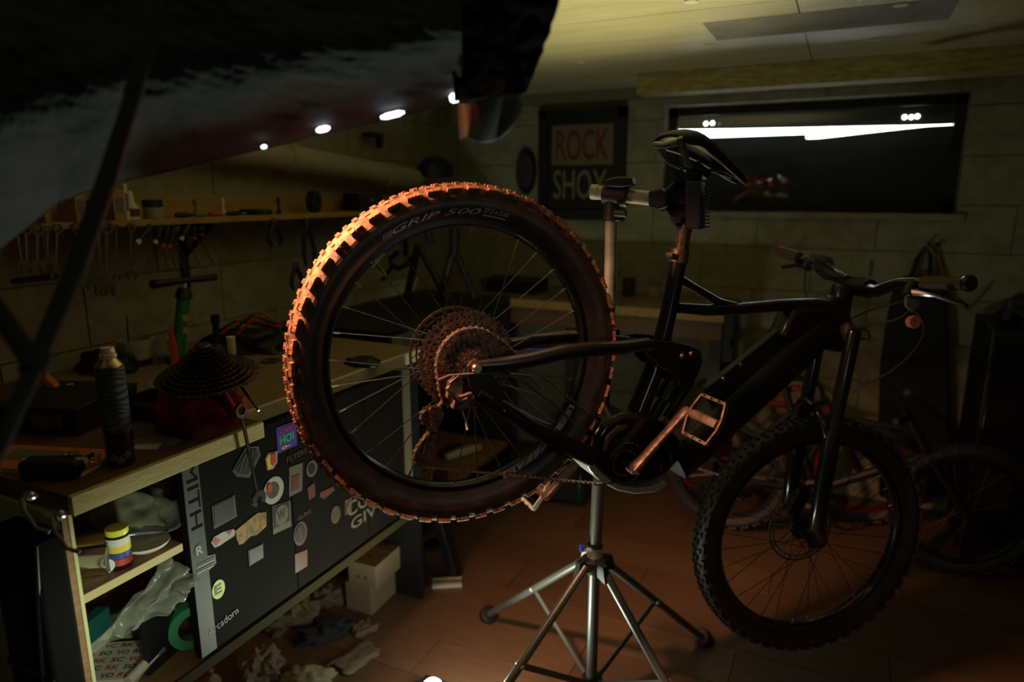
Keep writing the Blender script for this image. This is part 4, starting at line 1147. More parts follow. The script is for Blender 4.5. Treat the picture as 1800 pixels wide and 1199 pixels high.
# ------------------------------------------------------------------ black case at the near end of the bench
cs0 = V((-1.2, .60, 0))
case = thing('flight_case', 'tall black case standing against the near end of the bench, chrome latches on top', 'case', cs0)
cA = [P(28, 905, z=.86), P(104, 893, z=.86)]
G().box2(V((-1.272, .575, 0)) - cs0, V((-1.140, .626, .865)) - cs0).build('case_body', mat('case_black', (.004, .004, .004), .8, spec=.1), case, smooth=0, bevel=.006)
G().box2(V((-1.272, .573, .60)) - cs0, V((-1.140, .577, .612)) - cs0).build('case_rib', M_blackg, case, smooth=0)
for q, ang in (((52, 872), .5), ((104, 905), .2)):
    c = P(*q, y=.575) - cs0
    lt_ = G().lathe([(.0, -.008), (.007, -.008), (.009, -.003), (.009, .004), (.0, .007)], c, (.2, -1, .3), 18).build('latch', M_chrome, case)
    G().tube([c + V((0, -.012, 0)), c + V((.018, -.02, -.014)), c + V((.036, -.016, -.04)), c + V((.05, -.006, -.048))], [.004, .003, .003, .0035], 10).build('latch_lever', M_grey, lt_)
G().tube([P(62, 960, y=.575) - cs0, P(70, 1100, y=.575) - cs0, P(78, 1220, y=.575) - cs0], .004, 8).build('cable', M_blackg, case)

# ------------------------------------------------------------------ things on the bench
def bench(px, py, z=ZT): return P(px, py, z=z)


# spray can
o = bench(214, 815); t = thing('spray_can', 'black and grey spray can with a peach nozzle near the bench edge', 'spray can', o)
k = 1.0
hz = (P(196, 612, y=o.y).z - ZT)
rb = .0245
G().lathe([(rb * .96, 0), (rb, .003), (rb, hz * .85), (rb * .985, hz * .855)], (0, 0, 0), (0, 0, 1), 36).build('can_body', M_blackg, t)
G().lathe([(rb * 1.004, hz * .30), (rb * 1.004, hz * .845)], (0, 0, 0), (0, 0, 1), 36, cap=False).build('printed_sleeve', M_can, t)
for i in range(11):
    zz = hz * (.33 + .048 * i)
    pts = [V((rb * 1.012 * math.cos(a), rb * 1.012 * math.sin(a), zz + .004 * math.sin(a * 2 + i) + .003 * math.cos(a))) for a in [2 * PI * j / 32 for j in range(32)]]
    G().tube(pts, .0011, 5, closed=True).build('wavy_band', M_black, t)
G().lathe([(rb * 1.0, hz * .85), (rb * 1.01, hz * .853), (rb * .97, hz * .862), (rb * .86, hz * .875), (rb * .62, hz * .905), (rb * .56, hz * .915), (rb * .5, hz * .915)], (0, 0, 0), (0, 0, 1), 36).build('gold_dome', M_gold, t)
cp_ = G().lathe([(rb * .58, hz * .912), (rb * .58, hz * .945), (rb * .50, hz * .95), (rb * .47, hz * .985), (rb * .44, hz), (0, hz)], (0, 0, 0), (0, 0, 1), 24).build('nozzle_cap', M_peach, t)
va = math.atan2(-o.y, -o.x)
for i, (da, dz) in enumerate(((-.45, .022), (.0, .014), (.45, .024))):
    a = va + da; c = V((rb * 1.006 * math.cos(a), rb * 1.006 * math.sin(a), dz)); e = V((-math.sin(a), math.cos(a), 0)); s_ = .0085
    G().prism([c + e * s_, c + V((0, 0, s_)), c - e * s_, c - V((0, 0, s_))], V((math.cos(a), math.sin(a), 0)) * .0008).build('hazard_diamond', SBe, t, smooth=0)
# loose cassette on a stand
o = bench(372, 705)
cas_t = thing('loose_cassette', 'dark multi-cog bicycle cassette lying flat like a cone on the red pouch', 'cassette', P(366, 660, d=1.46))
axc = (V((.10, -.16, 1))).normalized()
rots = frame_of(axc)
MX = Matrix((rots[0], rots[1], rots[2])).transposed().to_4x4()
M_lc = mat('loose_cog_steel', (0.11, 0.085, 0.075), .36, .8, col2=(.04, .03, .03), scale=60)
for i, tt in enumerate((52, 46, 41, 36, 32, 28, 24, 21, 18, 15, 12)):
    r = tt * .0127 / 2 / PI * .98
    g = gear(r, tt, .002, max(.012, r - .022), 0.0)
    me_rot = Matrix.Rotation(PI / 2, 4, 'X')
    g.build('cog', M_lc, cas_t, mw=MX @ Matrix.Translation((0, 0, .0015 + i * .0063)) @ me_rot, smooth=0)
G().lathe([(.016, 0), (.016, .07), (.012, .073)], (0, 0, 0), (0, 0, 1), 20).build('core', M_lc, cas_t, mw=MX)
o2 = V((-1.235, 1.0, ZT))
rp = thing('red_pouch', 'bright red folded fabric pouch standing under the loose cassette', 'pouch', o2)


def lump(w_, d_, h_, seed, amp=.25, n=14, power=3.0):
    def fn(u, v):
        a = 2 * PI * u; e = v * PI / 2
        ce, se = max(1e-4, math.cos(e)) ** (2 / power), max(0, math.sin(e)) ** (2 / power)
        c, s = math.cos(a), math.sin(a)
        k = (abs(c) ** power + abs(s) ** power) ** (-1 / power)
        q = V((c * k * ce * w_ / 2, s * k * ce * d_ / 2, se * h_))
        nn = noise.noise(q * (6 / max(w_, d_, h_)) + V((seed, seed * 2, 0))) * amp
        nn2 = noise.noise(q * (16 / max(w_, d_, h_)) + V((seed, 0, seed))) * amp * .4
        f = 1 + nn + nn2
        return V((q.x * f, q.y * f, q.z * (1 + nn * .7) if q.z > 0 else 0))
    return G().grid(fn, n * 2, n)


Rz = lambda a: Matrix.Rotation(a, 4, 'Z')
lump(.17, .15, .098, 3.1, .25).build('pouch_body', mat('dark_red_cloth', (.42, .02, .018), .5, col2=(.12, .008, .008), scale=12), rp, mw=Matrix.Translation((-.01, .0, 0)), smooth=60)
G().tube([(.055, .02, .002), (.078, .012, .045), (.062, .0, .088), (.02, -.0, .098)], [.014, .017, .016, .01], 12, flat=.5).build('pouch_flap', mat('red_bright', (.65, .03, .025), .35), rp)
G().tube([(-.06, -.06, .006), (.0, -.085, .012), (.05, -.08, .006)], .006, 8).build('pouch_strap', M_black, rp)
a = P(416, 668, x=o2.x + .05) - o2; b = P(455, 722, x=XF + .03) - o2
ob = thing('black_rod', 'thin black pointed rod sticking out toward the bench edge below the cassette', 'rod', P(455, 722, x=XF + .03))
a = P(412, 664, x=XF - .06)
G().tube([a - ob.location, V((0, 0, 0))], [.0038, .0024], 10).build('shaft', M_blackg, ob)
G().tube([a - ob.location, (a - ob.location) * 1.12], [.005, .005], 10).build('tip', M_black, ob)
# hanging combination wrench over the edge
wt, wb_ = P(423, 722, x=XF + .014), P(456, 884, x=XF + .014)


def spanner(L, w0, name='combination_wrench'):
    """wrench hanging down -Z from its ring end, flat in the XZ plane; returns meshes"""
    g = G(); th = w0 * .28
    n = 20; ro, ri = w0 * .62, w0 * .36
    vs = []
    g.lathe([(ri, -th / 2), (ro, -th / 2), (ro, th / 2), (ri, th / 2)], (0, 0, 0), (0, 1, 0), n, closed=True)
    sh = G().tube([(0, 0, -ro * .85), (0, 0, -L * .5), (0, 0, -L + ro * 1.1)], [w0 * .20, w0 * .17, w0 * .2], 10, flat=1.0)
    for i, p in enumerate(sh.v): sh.v[i] = (p[0], p[1] * .55, p[2])
    jw_ = G(); R = w0 * .74; pts = []
    for k in range(15):
        a = PI / 2 + .2 + (2 * PI - .4) * k / 14 if False else -PI / 2 + .62 + (2 * PI - 1.24) * k / 14
        pts.append(V((R * math.cos(a), -th / 2, R * math.sin(a))))
    pts += [V((-w0 * .34, -th / 2, -R * .55)), V((-w0 * .34, -th / 2, w0 * .02)), V((0, -th / 2, w0 * .2)), V((w0 * .34, -th / 2, w0 * .02)), V((w0 * .34, -th / 2, -R * .55))]
    jw_.prism(pts, (0, th, 0)); jw_.v = [(p[0], p[1], p[2] - L + R * .6) for p in jw_.v]
    return g, sh, jw_


def place_wrench(name, label, p, L, w0, rx, ry, rz, group=None, m=None, cat='wrench'):
    m = m or M_steelw
    t = thing(name, label, cat, p, 0, group)
    t.rotation_euler = (rx, ry, rz)
    for g, nm in zip(spanner(L, w0), ('ring_end', 'shaft', 'open_end')): g.build(nm, m, t, bevel=0)
    return t


M_steelw = mat('wrench_steel', (.20, .20, .19), .38, .85)
dv = wb_ - wt
q = place_wrench('combination_wrench', 'long combination wrench hanging over the yellow bench edge in front of the stickers', wt, dv.length, .026, 0, 0, 0, m=mat('wrench_chrome', (.34, .36, .36), .24, 1))
zax = -dv.normalized(); xax = V((0, 1, 0)); xax = (xax - zax * xax.dot(zax)).normalized(); yax = zax.cross(xax)
q.matrix_world = axes(wt, xax, yax, zax)

# black storage box with label, second box
def carton(name, label, cat, c, size, rz, m, lid=None, ml=None, tilt=0):
    t = thing(name, label, cat, c, rz)
    w_, d_, h_ = size
    G().box((0, 0, h_ / 2), (w_, d_, h_)).build('box_body', m, t, smooth=0, bevel=.002)
    if lid: G().box((0, 0, h_ + lid / 2), (w_ + .004, d_ + .004, lid)).build('lid', ml or m, t, smooth=0, bevel=.002)
    return t


c = bench(120, 770)
t = carton('black_box', 'black cardboard box with a small pink label behind the orange folder', 'box', bench(120, 762) + V((-.09, .06, 0)), (.20, .20, .055), .35, mat('black_card', (.014, .014, .014), .6), .006, M_black)
a_ = Matrix(((0, 0, 1, .1005), (1, 0, 0, -.02), (0, 1, 0, .03), (0, 0, 0, 1)))
lb = G().box((0, 0, 0), (.066, .028, .001)).build('box_label', SBe, t, mw=Matrix.Translation((.03, -.1005, .03)) @ Matrix.Rotation(PI / 2, 4, 'X'), smooth=0)
text('G', 'lettering', SK, t, Matrix.Translation((.048, -.1012, .03)) @ Matrix.Rotation(PI / 2, 4, 'X'), w=.016, h=.018, bold=.04)
t = carton('parts_tray', 'low dark open parts tray between the spray can and the red pouch', 'tray', bench(266, 745) + V((-.05, .07, 0)), (.16, .14, .006), .3, M_black)
for a, b in (((-.08, -.07, 0), (.08, -.066, .035)), ((-.08, .066, 0), (.08, .07, .035)), ((-.08, -.07, 0), (-.076, .07, .035)), ((.076, -.07, 0), (.08, .07, .035))):
    G().box2(a, b).build('tray_side', M_blackg, t, smooth=0)
o = bench(258, 742) + V((-.04, .05, .006)); t = thing('brass_fitting', 'small brass ring fitting lying in the dark parts tray', 'fitting', o)
G().lathe([(.010, 0), (.016, 0), (.017, .008), (.010, .010)], (0, 0, 0), (0, 0, 1), 20, closed=True).build('ring', M_gold, t)
G().lathe([(.0, .001), (.007, .001), (.007, .006), (0, .007)], (0, 0, 0), (0, 0, 1), 6).build('nut', M_cog, t)
# orange folder with bits
o = bench(80, 812)
t = thing('orange_booklet', 'orange and red booklet lying flat at the left edge of the bench', 'booklet', o, .32)
G().box((0, 0, .003), (.24, .11, .006)).build('pages', M_white, t, smooth=0)
G().box((0, 0, .007), (.242, .112, .002)).build('cover', M_orange, t, smooth=0)
G().box((-.02, .01, .0085), (.14, .05, .001)).build('printed_panel', M_grey, t, smooth=0)
t = thing('small_hardware', 'scattered small screws and washers lying on the orange booklet', 'screws', bench(125, 800, ZT + .009), 0)
t['kind'] = 'stuff'
COL.objects.unlink(t); bpy.data.objects.remove(t)
g = G()
for i in range(26):
    c = V((random.gauss(0, .03), random.gauss(0, .012), 0.002)); g.lathe([(.0016, 0), (.004, 0), (.004, .0016), (.0016, .0016)], c, (random.uniform(-.3, .3), random.uniform(-.3, .3), 1), 8, closed=True)
    g.tube([c + V((.008, 0, 0)), c + V((.008 + random.uniform(-.01, .01), random.uniform(-.01, .01), .002))], .0013, 6)
hw_ = g.build('loose_screws', M_chrome, None); hw_.location = bench(130, 806, ZT + .009); tag(hw_, 'scatter of small shiny screws and washers on the orange booklet', 'screws', kind='stuff')
# dark clamp in front of booklet
o = bench(95, 838)
t = thing('bench_clamp', 'black clamp with a metal screw at the front left corner of the bench', 'clamp', o, .5)
G().box((0, 0, .018), (.10, .04, .036)).build('clamp_body', M_black, t, bevel=.008)
G().cyl((-.05, 0, .03), (.06, 0, .03), .006).build('clamp_screw', M_silver, t)
G().cyl((.055, -.03, .03), (.055, .03, .03), .004).build('clamp_handle', M_black, t)
# orange handled brush / tool
o = bench(100, 712) + V((0.06, -.03, .062))
t = thing('orange_scraper', 'orange handled tool with a beige round pad leaning behind the black box', 'tool', o)
a, b = P(62, 648, x=o.x - .03) - o, P(112, 694, x=o.x) - o
G().beam(a, b, .016, .030, up=(1, -1, 0)).build('handle', M_orange, t, bevel=.004)
G().lathe([(.0, -.012), (.022, -.012), (.026, 0), (.022, .012), (0, .012)], b + V((.01, 0.01, .0)), (.7, -.7, .3), 24).build('pad', mat('beige_felt', (.45, .30, .17), .8), t)
# clear bags
o = bench(278, 778); t = thing('small_plastic_bag', 'small clear bag of tiny parts lying on the bench right of the spray can', 'bag', o, .4)
lump(.09, .045, .010, 8.2, .3, 10, 2.6).build('film', M_bag, t)
g = G();
for i in range(14): g.lathe([(.002, 0), (.004, 0), (.004, .002), (.002, .002)], (random.uniform(-.03, .03), random.uniform(-.012, .012), .003), (0, 0, 1), 8, closed=True)
g.build('bag_contents', M_gold, t)
o = bench(240, 788); t = thing('white_card', 'small white card lying beside the base of the spray can', 'card', bench(258, 786), .5)
G().box((0, 0, .001), (.05, .03, .002)).build('card_sheet', M_white, t, smooth=0)
# second peach capped bottle behind the cassette
o = bench(412, 668); hh = P(405, 592, x=o.x).z - ZT
t = thing('dropper_bottle', 'small bottle with a peach coloured cap standing behind the loose cassette', 'bottle', o)
G().lathe([(.013, 0), (.014, .002), (.014, hh * .45), (.007, hh * .55), (.007, hh * .6)], (0, 0, 0), (0, 0, 1), 20).build('bottle_body', M_white, t)
G().lathe([(.0085, hh * .55), (.011, hh * .7), (.0115, hh), (.0, hh)], (0, 0, 0), (0, 0, 1), 20).build('bottle_cap', M_peach, t)
# grey tin with a stick
o = bench(240, 640); t = thing('grey_tin', 'wide grey tin with a thin stick in it near the back wall', 'tin', o)
G().lathe([(.045, 0), (.047, .002), (.047, .075), (.045, .076), (.045, .004), (0, .004)], (0, 0, 0), (0, 0, 1), 28).build('tin_body', M_pvc, t)
G().lathe([(.047, .0), (.049, .0), (.049, .02), (.047, .02)], (0, 0, 0), (0, 0, 1), 28, closed=True).build('tin_band', M_black, t)
G().tube([(-.03, 0, .01), P(223, 556, x=o.x) - o], .002, 6).build('stick', M_black, t)
# clutter: black tangle and plastic bag by the wall
for (px, py, w_, d_, h_, m_, nm, lab, ct, sd) in (
    (300, 640, .07, .06, .075, M_bag, 'crumpled_bag', 'crumpled clear plastic bag standing between the grey tin and the pump', 'bag', 2.2),
    (205, 655, .16, .10, .06, M_black, 'black_cloth', 'black rag heap on the bench below the grey tin', 'rag', 4.4),
    (290, 690, .12, .09, .022, M_bag, 'flat_plastic_bag', 'flattened clear bag left of the loose cassette', 'bag', 6.1),
    (450, 618, .26, .16, .07, mat('tangle_black', (.015, .014, .014), .6), 'tool_bag', 'black tool bag slumped on the bench below the black bracket', 'bag', 7.7)):
    t = thing(nm, lab, ct, bench(px, py) + V((-.04, .0, 0)), .3)
    lump(w_, d_, h_, sd, .45, 14, 2.4).build('bag_body' if 'bag' in nm else 'cloth_body', m_, t, smooth=80)
    if nm == 'tool_bag':
        for s_ in range(4): G().tube([(-.1 + s_ * .03, -.07, .05), (-.02 + s_ * .03, -.02, .10 + .01 * s_), (.10, .04 + s_ * .01, .07)], .004, 8).build('cord', M_redp if s_ % 2 else M_black, t)
# red screwdriver standing against the pump
o = bench(310, 650); t = thing('red_file_handle', 'orange red plastic wedge leaning beside the green pump', 'wedge', o)
G().tube([(0, 0, 0), P(303, 600, x=o.x) - o, P(300, 572, x=o.x) - o], [.016, .012, .003], 12, flat=.5).build('wedge', M_redp, t)
# floor pump: green barrel, black T handle
o = bench(338, 640) + V((-.06, 0, 0)); t = thing('track_pump', 'green barrelled track pump with a wide black T handle against the wall', 'pump', o)
ht = P(325, 492, x=o.x) - o
G().cyl((0, 0, .02), ht * .78, .0185, n=20).build('barrel', M_green, t)
G().cyl(ht * .78, ht * .9, .026, .018, n=20).build('barrel_top', M_black, t)
G().cyl(ht * .8, ht, .006, n=12).build('rod', M_silver, t)
ha, hb_ = P(268, 500, x=o.x + .02) - o, P(378, 487, x=o.x - .02) - o
G().tube([ha, ha.lerp(hb_, .15), ha.lerp(hb_, .5), ha.lerp(hb_, .85), hb_], [.013, .0115, .009, .0105, .0115], 14).build('handle', M_black, t)
G().box((0, 0, .01), (.10, .07, .02)).build('pump_base', M_black, t, bevel=.004)
for zz in (.35, .5): G().lathe([(.0187, 0), (.0192, 0), (.0192, .02), (.0187, .02)], ht * zz, ht, 20, closed=True).build('pump_label', M_yel, t)
# black mast
o = bench(405, 632) + V((-.05, 0, 0)); t = thing('black_cylinder_tool', 'upright black cylinder with a narrow neck standing beside the green pump', 'tool', o)
G().lathe([(.022, 0), (.022, .03), (.010, .045), (.010, .11), (.013, .112), (.013, .135), (0, .137)], (0, 0, 0), (0, 0, 1), 20).build('body', M_black, t)
# bits on the far worktop seen through the wheel
o = bench(600, 600); t = thing('small_jar', 'small dark jar near the back of the far worktop', 'jar', bench(560, 590))
G().lathe([(.02, 0), (.022, .01), (.022, .04), (.018, .045)], (0, 0, 0), (0, 0, 1), 20).build('jar_body', M_grey, t); G().lathe([(.02, .045), (.02, .055), (0, .056)], (0, 0, 0), (0, 0, 1), 20).build('jar_lid', M_black, t)
for (px, py, lab) in ((476, 636, 'coil of chain links lying on the bench behind the cassette'), (640, 640, 'dark oily rag lying on the far worktop behind the spokes')):
    if 'coil' in lab:
        t = thing('metal_ring', 'greasy metal ring lying on the bench behind the loose cassette', 'ring', bench(px, py)); G().lathe([(.022, 0), (.030, 0), (.030, .006), (.022, .006)], (0, 0, 0), (0, 0, 1), 24, closed=True).build('ring', M_alu, t)
        G().lathe([(.008, .0), (.012, .0), (.012, .01), (.008, .01)], (.004, 0, 0), (0, 0, 1), 6, closed=True).build('nut', M_gold, t)
    else:
        t = thing('oily_rag', lab, 'rag', bench(px, py)); lump(.12, .09, .02, 5.5, .5, 10, 2.2).build('cloth_body', M_black, t, smooth=80)

# ------------------------------------------------------------------ tool shelf on the left wall
XS = -1.82
zsh = P(430, 386, x=XS).z + .012
ya, ybs = P(60, 402, x=XS).y, P(700, 374, x=XS).y
ybs = 3.0
sh0 = V((XL, ya, zsh))
shelf = thing('tool_shelf', 'yellow pine shelf with a low backboard fixed on the left wall', 'shelf', sh0)
G().box2((.004, 0, -.018), (XS - XL, ybs - ya, 0)).build('shelf_board', M_yel, shelf, smooth=0, bevel=.001)
G().box2((.004, .04, 0), (.022, ybs - ya, P(430, 342, x=XL + .02).z - zsh)).build('back_board', M_yel, shelf, smooth=0, bevel=.001)
G().box2((.004, .03, 0), (XS - XL, .045, .085)).build('end_board', M_yel, shelf, smooth=0)
for yy in (P(375, 400, x=XS - .02).y, 2.9):
    br = G().box2((.004, yy - ya - .012, -.24), (.016, yy - ya + .012, -.018)).box2((.004, yy - ya - .012, -.03), (XS - XL - .01, yy - ya + .012, -.019))
    br.beam((.012, yy - ya, -.13), (XS - XL - .03, yy - ya, -.03), .018, .008, up=(0, 1, 0))
    br.build('shelf_bracket', M_black, shelf, smooth=0, bevel=.001)


def on_shelf(px, x=None): 
    x = XS - .06 if x is None else x
    r = cray(px, 380); s = x / r.x
    return V((x, r.y * s, zsh))


def bottle(name, label, cat, o, prof, m, cap=None, mcap=None, band=None, mband=None):
    t = thing(name, label, cat, o)
    G().lathe(prof, (0, 0, 0), (0, 0, 1), 22).build('body', m, t)
    if cap: G().lathe(cap, (0, 0, 0), (0, 0, 1), 22).build('cap', mcap, t)
    if band: G().lathe(band, (0, 0, 0), (0, 0, 1), 22, closed=True).build('label_band', mband, t)
    return t


for i, (px, w_, h_, m_, lab) in enumerate(((128, .03, .075, M_yel, 'yellow wooden block at the left end of the tool shelf'), (152, .05, .055, M_black, 'black box on the tool shelf beside the yellow block'), (196, .035, .085, M_yel, 'yellow board standing on end on the tool shelf behind the light stand'), (210, .012, .10, M_white, 'cream booklet standing upright on the tool shelf'))):
    t = thing('shelf_block' if i != 3 else 'upright_booklet', lab, 'box' if i != 3 else 'booklet', on_shelf(px)); G().box((0, 0, h_ / 2), (.08, w_, h_)).build('block_body' if i != 3 else 'pages', m_, t, smooth=0, bevel=.002)
    G().box((.0405, 0, h_ * .5), (.001, w_ * .6, h_ * .5)).build('front_label', M_grey, t, smooth=0)
bottle('glue_bottle', 'white squeeze bottle with a maroon label on the tool shelf', 'bottle', on_shelf(232), [(.020, 0), (.021, .004), (.021, .035), (.010, .05), (.009, .058)], M_white, [(.010, .056), (.009, .075), (.005, .082), (0, .082)], M_white, [(.0212, .008), (.0216, .008), (.0216, .03), (.0212, .03)], M_tan)
bottle('grease_jar', 'glass jar with a black lid on the tool shelf', 'jar', on_shelf(270), [(.026, 0), (.028, .004), (.028, .032), (.025, .036)], M_pvc, [(.0285, .034), (.0285, .055), (0, .056)], M_black)
for (px, l_, m_, lab) in ((315, .06, M_black, 'black screwdriver lying on the tool shelf right of the grease jar'), (345, .05, M_grey, 'grey pliers lying on the tool shelf'), (372, .05, M_redp, 'red handled pick lying on the tool shelf'), (405, .06, M_black, 'black marker pen lying on the tool shelf beside the upright pen')):
    t = thing('hand_tool', lab, 'tool', on_shelf(px) + V((.02, 0, .008)), PI / 2 + .1)
    G().tube([(-l_ / 2, 0, 0), (-l_ / 3, 0, 0), (l_ / 4, 0, 0), (l_ / 2, 0, 0)], [.006, .009, .008, .005], 12).build('handle', m_, t)
    G().cyl((l_ / 2, 0, 0), (l_ * .9, 0, 0), .003, n=8).build('tip', M_steel, t)
for (px, lab, m_, hh) in ((393, 'pale pen standing upright at an angle on the tool shelf', M_white, .06), (491, 'small dark chess-like figure standing on the tool shelf', M_black, .06), (345, 'thin grey scriber standing against the backboard', M_grey, .055)):
    t = thing('upright_tool', lab, 'tool', on_shelf(px), 0)
    G().lathe([(.008, 0), (.009, .004), (.005, .02), (.004, hh * .6), (.008, hh * .75), (.006, hh), (0, hh)], (0, 0, 0), (0, 0, 1), 16).build('body', m_, t)
    G().lathe([(.0085, 0), (.011, 0), (.011, .004), (.0085, .004)], (0, 0, 0), (0, 0, 1), 16, closed=True).build('foot', m_, t)
t = thing('tape_roll', 'dark roll of tape standing on its edge near the middle of the tool shelf', 'tape', on_shelf(553) + V((0, 0, .042)))
G().lathe([(.02, -.014), (.042, -.014), (.042, .014), (.02, .014)], (0, 0, 0), (1, .3, 0), 28, closed=True).build('tape', M_black, t); G().lathe([(.018, -.013), (.02, -.013), (.02, .013), (.018, .013)], (0, 0, 0), (1, .3, 0), 28, closed=True).build('core', M_purp, t)
for (px, w_, h_, lab) in ((640, .16, .075, 'long black case on the tool shelf above the wheel'), (450, .07, .02, 'flat dark tin on the tool shelf')):
    t = thing('black_case', lab, 'case', on_shelf(px)); G().box((0, 0, h_ / 2), (.09, w_, h_)).build('case_body', M_black, t, bevel=.004); G().box((.046, 0, h_ * .6), (.003, w_ * .2, h_ * .2)).build('case_latch', M_grey, t, bevel=.001)

# wrenches hanging from the shelf edge
ord_ = ['leftmost', 'second', 'third', 'fourth', 'fifth', 'sixth', 'seventh', 'eighth', 'ninth', 'tenth', 'eleventh', 'twelfth', 'thirteenth']
wl_ = [(30, 405, 40, 470), (46, 404, 48, 478), (66, 403, 66, 477), (84, 403, 84, 466), (101, 402, 98, 488), (136, 401, 150, 505), (158, 401, 162, 508), (172, 400, 180, 518), (187, 400, 190, 518), (204, 400, 206, 492), (230, 400, 232, 490)]
hookx = XS + .012
for i, (x0, y0_, x1, y1_) in enumerate(wl_):
    a, b = P(x0, y0_, x=hookx), P(x1, y1_, x=hookx)
    w0 = .016 + .0045 * (i % 3) + (.006 if 5 < i < 9 else 0)
    big = 'short' if i < 5 else ('long' if i < 9 else 'slim')
    lab = '%s %s wrench, %s from the left of the wrenches hanging under the tool shelf' % (big, 'steel' if i % 2 else 'dark', ord_[i]) if i else 'leftmost of the wrenches hanging under the tool shelf'
    q = place_wrench('hanging_wrench', lab, a, (b - a).length, w0, 0, 0, 0, 'wrenches hanging under the tool shelf')
    z_ = -(b - a).normalized(); x_ = V((0, 1, 0)); x_ = (x_ - z_ * x_.dot(z_)).normalized(); q.matrix_world = axes(a, x_, z_.cross(x_), z_)
# red tipped T handles
th_ = [(266, 397, 241, 428, 1), (283, 399, 272, 428, 1), (296, 398, 286, 436, 0), (314, 398, 300, 424, 1), (306, 400, 297, 436, 0), (332, 396, 318, 422, 1), (340, 400, 341, 420, 0), (352, 398, 354, 414, 0)]
for i, (x0, y0_, x1, y1_, wh) in enumerate(th_):
    a, b = P(x0, y0_, x=hookx), P(x1, y1_, x=hookx)
    t = thing('hex_driver', '%s hex driver, %s from the left of the drivers hung by their black handles' % ('white tipped' if wh else 'red tipped', ord_[i]) if i else 'leftmost white tipped hex driver hung by its black handle under the shelf', 'screwdriver', a, 0, 'hex drivers hanging under the tool shelf')
    G().tube([V((0, 0, 0)), (b - a) * .3, (b - a) * .8], [.009, .011, .008], 12).build('handle', M_black, t)
    G().tube([(b - a) * .8, b - a], [.007, .0075], 10).build('handle_tip', M_white if wh else M_redp, t)
    e = P(x1 + 22 + i * 2, y1_ + 42, x=hookx - .01) - a
    G().tube([(b - a) * .5, e], .0018, 6).build('rod', M_steelw, t)
# black headphones-like hangers right of the bracket
for (x0, y0_, dx, lab) in ((540, 392, 0, 'pair of black cable pliers hanging right of the bracket'), (482, 392, 0, 'small black hook tool hanging right of the bracket'), (520, 470, 1, 'black chain whip hanging low beside the wheel')):
    a = P(x0, y0_, x=XS); t = thing('hanging_pliers', lab, 'pliers', a)
    k = .16 if dx == 0 and x0 == 540 else .08
    for s_ in (-1, 1): G().tube([(0, 0, 0), (.0, s_ * .018, -k * .3), (0, s_ * .03, -k * .7), (0, s_ * .02, -k)], [.008, .009, .008, .006], 10).build('handle', M_black, t)
    G().box((0, 0, .005), (.012, .02, .03)).build('jaws', M_steelw, t, bevel=.002)
t = thing('ring_spanner', 'round toothed ring spanner hanging behind the short wrenches', 'wrench', P(84, 463, x=hookx - .03))
G().lathe([(.012, -.003), (.022, -.003), (.022, .003), (.012, .003)], (0, 0, 0), (1, 0, 0), 24, closed=True).build('ring_end', M_steelw, t); G().beam((0, 0, .02), (0, 0, .11), .012, .004, up=(1, 0, 0)).build('shaft', M_steelw, t)
t = thing('file', 'flat black file fixed level on the wall below the short wrenches', 'file', P(70, 489, x=XL + .012)); G().beam((0, -.07, 0), (0, .05, .004), .010, .012, up=(0, 0, 1)).build('blade', M_black, t, bevel=.001); G().tube([(0, .05, .004), (0, .075, .004)], .007, 10).build('tang', M_steelw, t)

# pipe on the left wall
pa0, pb0 = P(380, 255, x=-1.9), P(765, 322, x=-1.9)
dd = (pb0 - pa0)
t = thing('drain_pipe', 'grey drain pipe sloping along the left wall above the tool shelf', 'pipe', pa0)
G().cyl(-dd * .4, dd * .86, .050, n=28).build('pipe', M_pvc, t)
for k in (.25, .7): G().lathe([(.0505, -.03), (.056, -.028), (.056, .028), (.0505, .03)], dd * k, dd, 28, closed=True).build('pipe_collar', M_pvc, t)
t = thing('black_helmet', 'dark rounded object hanging in the corner at the end of the pipe', 'helmet', P(765, 300, x=-1.85))
lump(.16, .20, .10, 3.3, .15, 12, 2.2).build('shell', M_black, t, mw=Matrix.Translation((0, 0, -.03)), smooth=80); G().lathe([(.03, 0), (.033, 0), (.033, .004), (.03, .004)], (0, 0, -.03), (0, 0, 1), 20, closed=True).build('brim', M_black, t)
t = thing('wall_bracket', 'small dark bracket on the left wall just under the canopy hem', 'bracket', P(650, 238, x=-1.97)); G().box((0.02, 0, 0), (.05, .10, .02)).build('plate', M_black, t, bevel=.003); G().box((.03, 0.03, -.03), (.03, .02, .05)).build('hook', M_black, t, bevel=.003)

# ------------------------------------------------------------------ inside the open bay of the cabinet
def sh_(px, py, z=None): return P(px, py, z=zs if z is None else z)


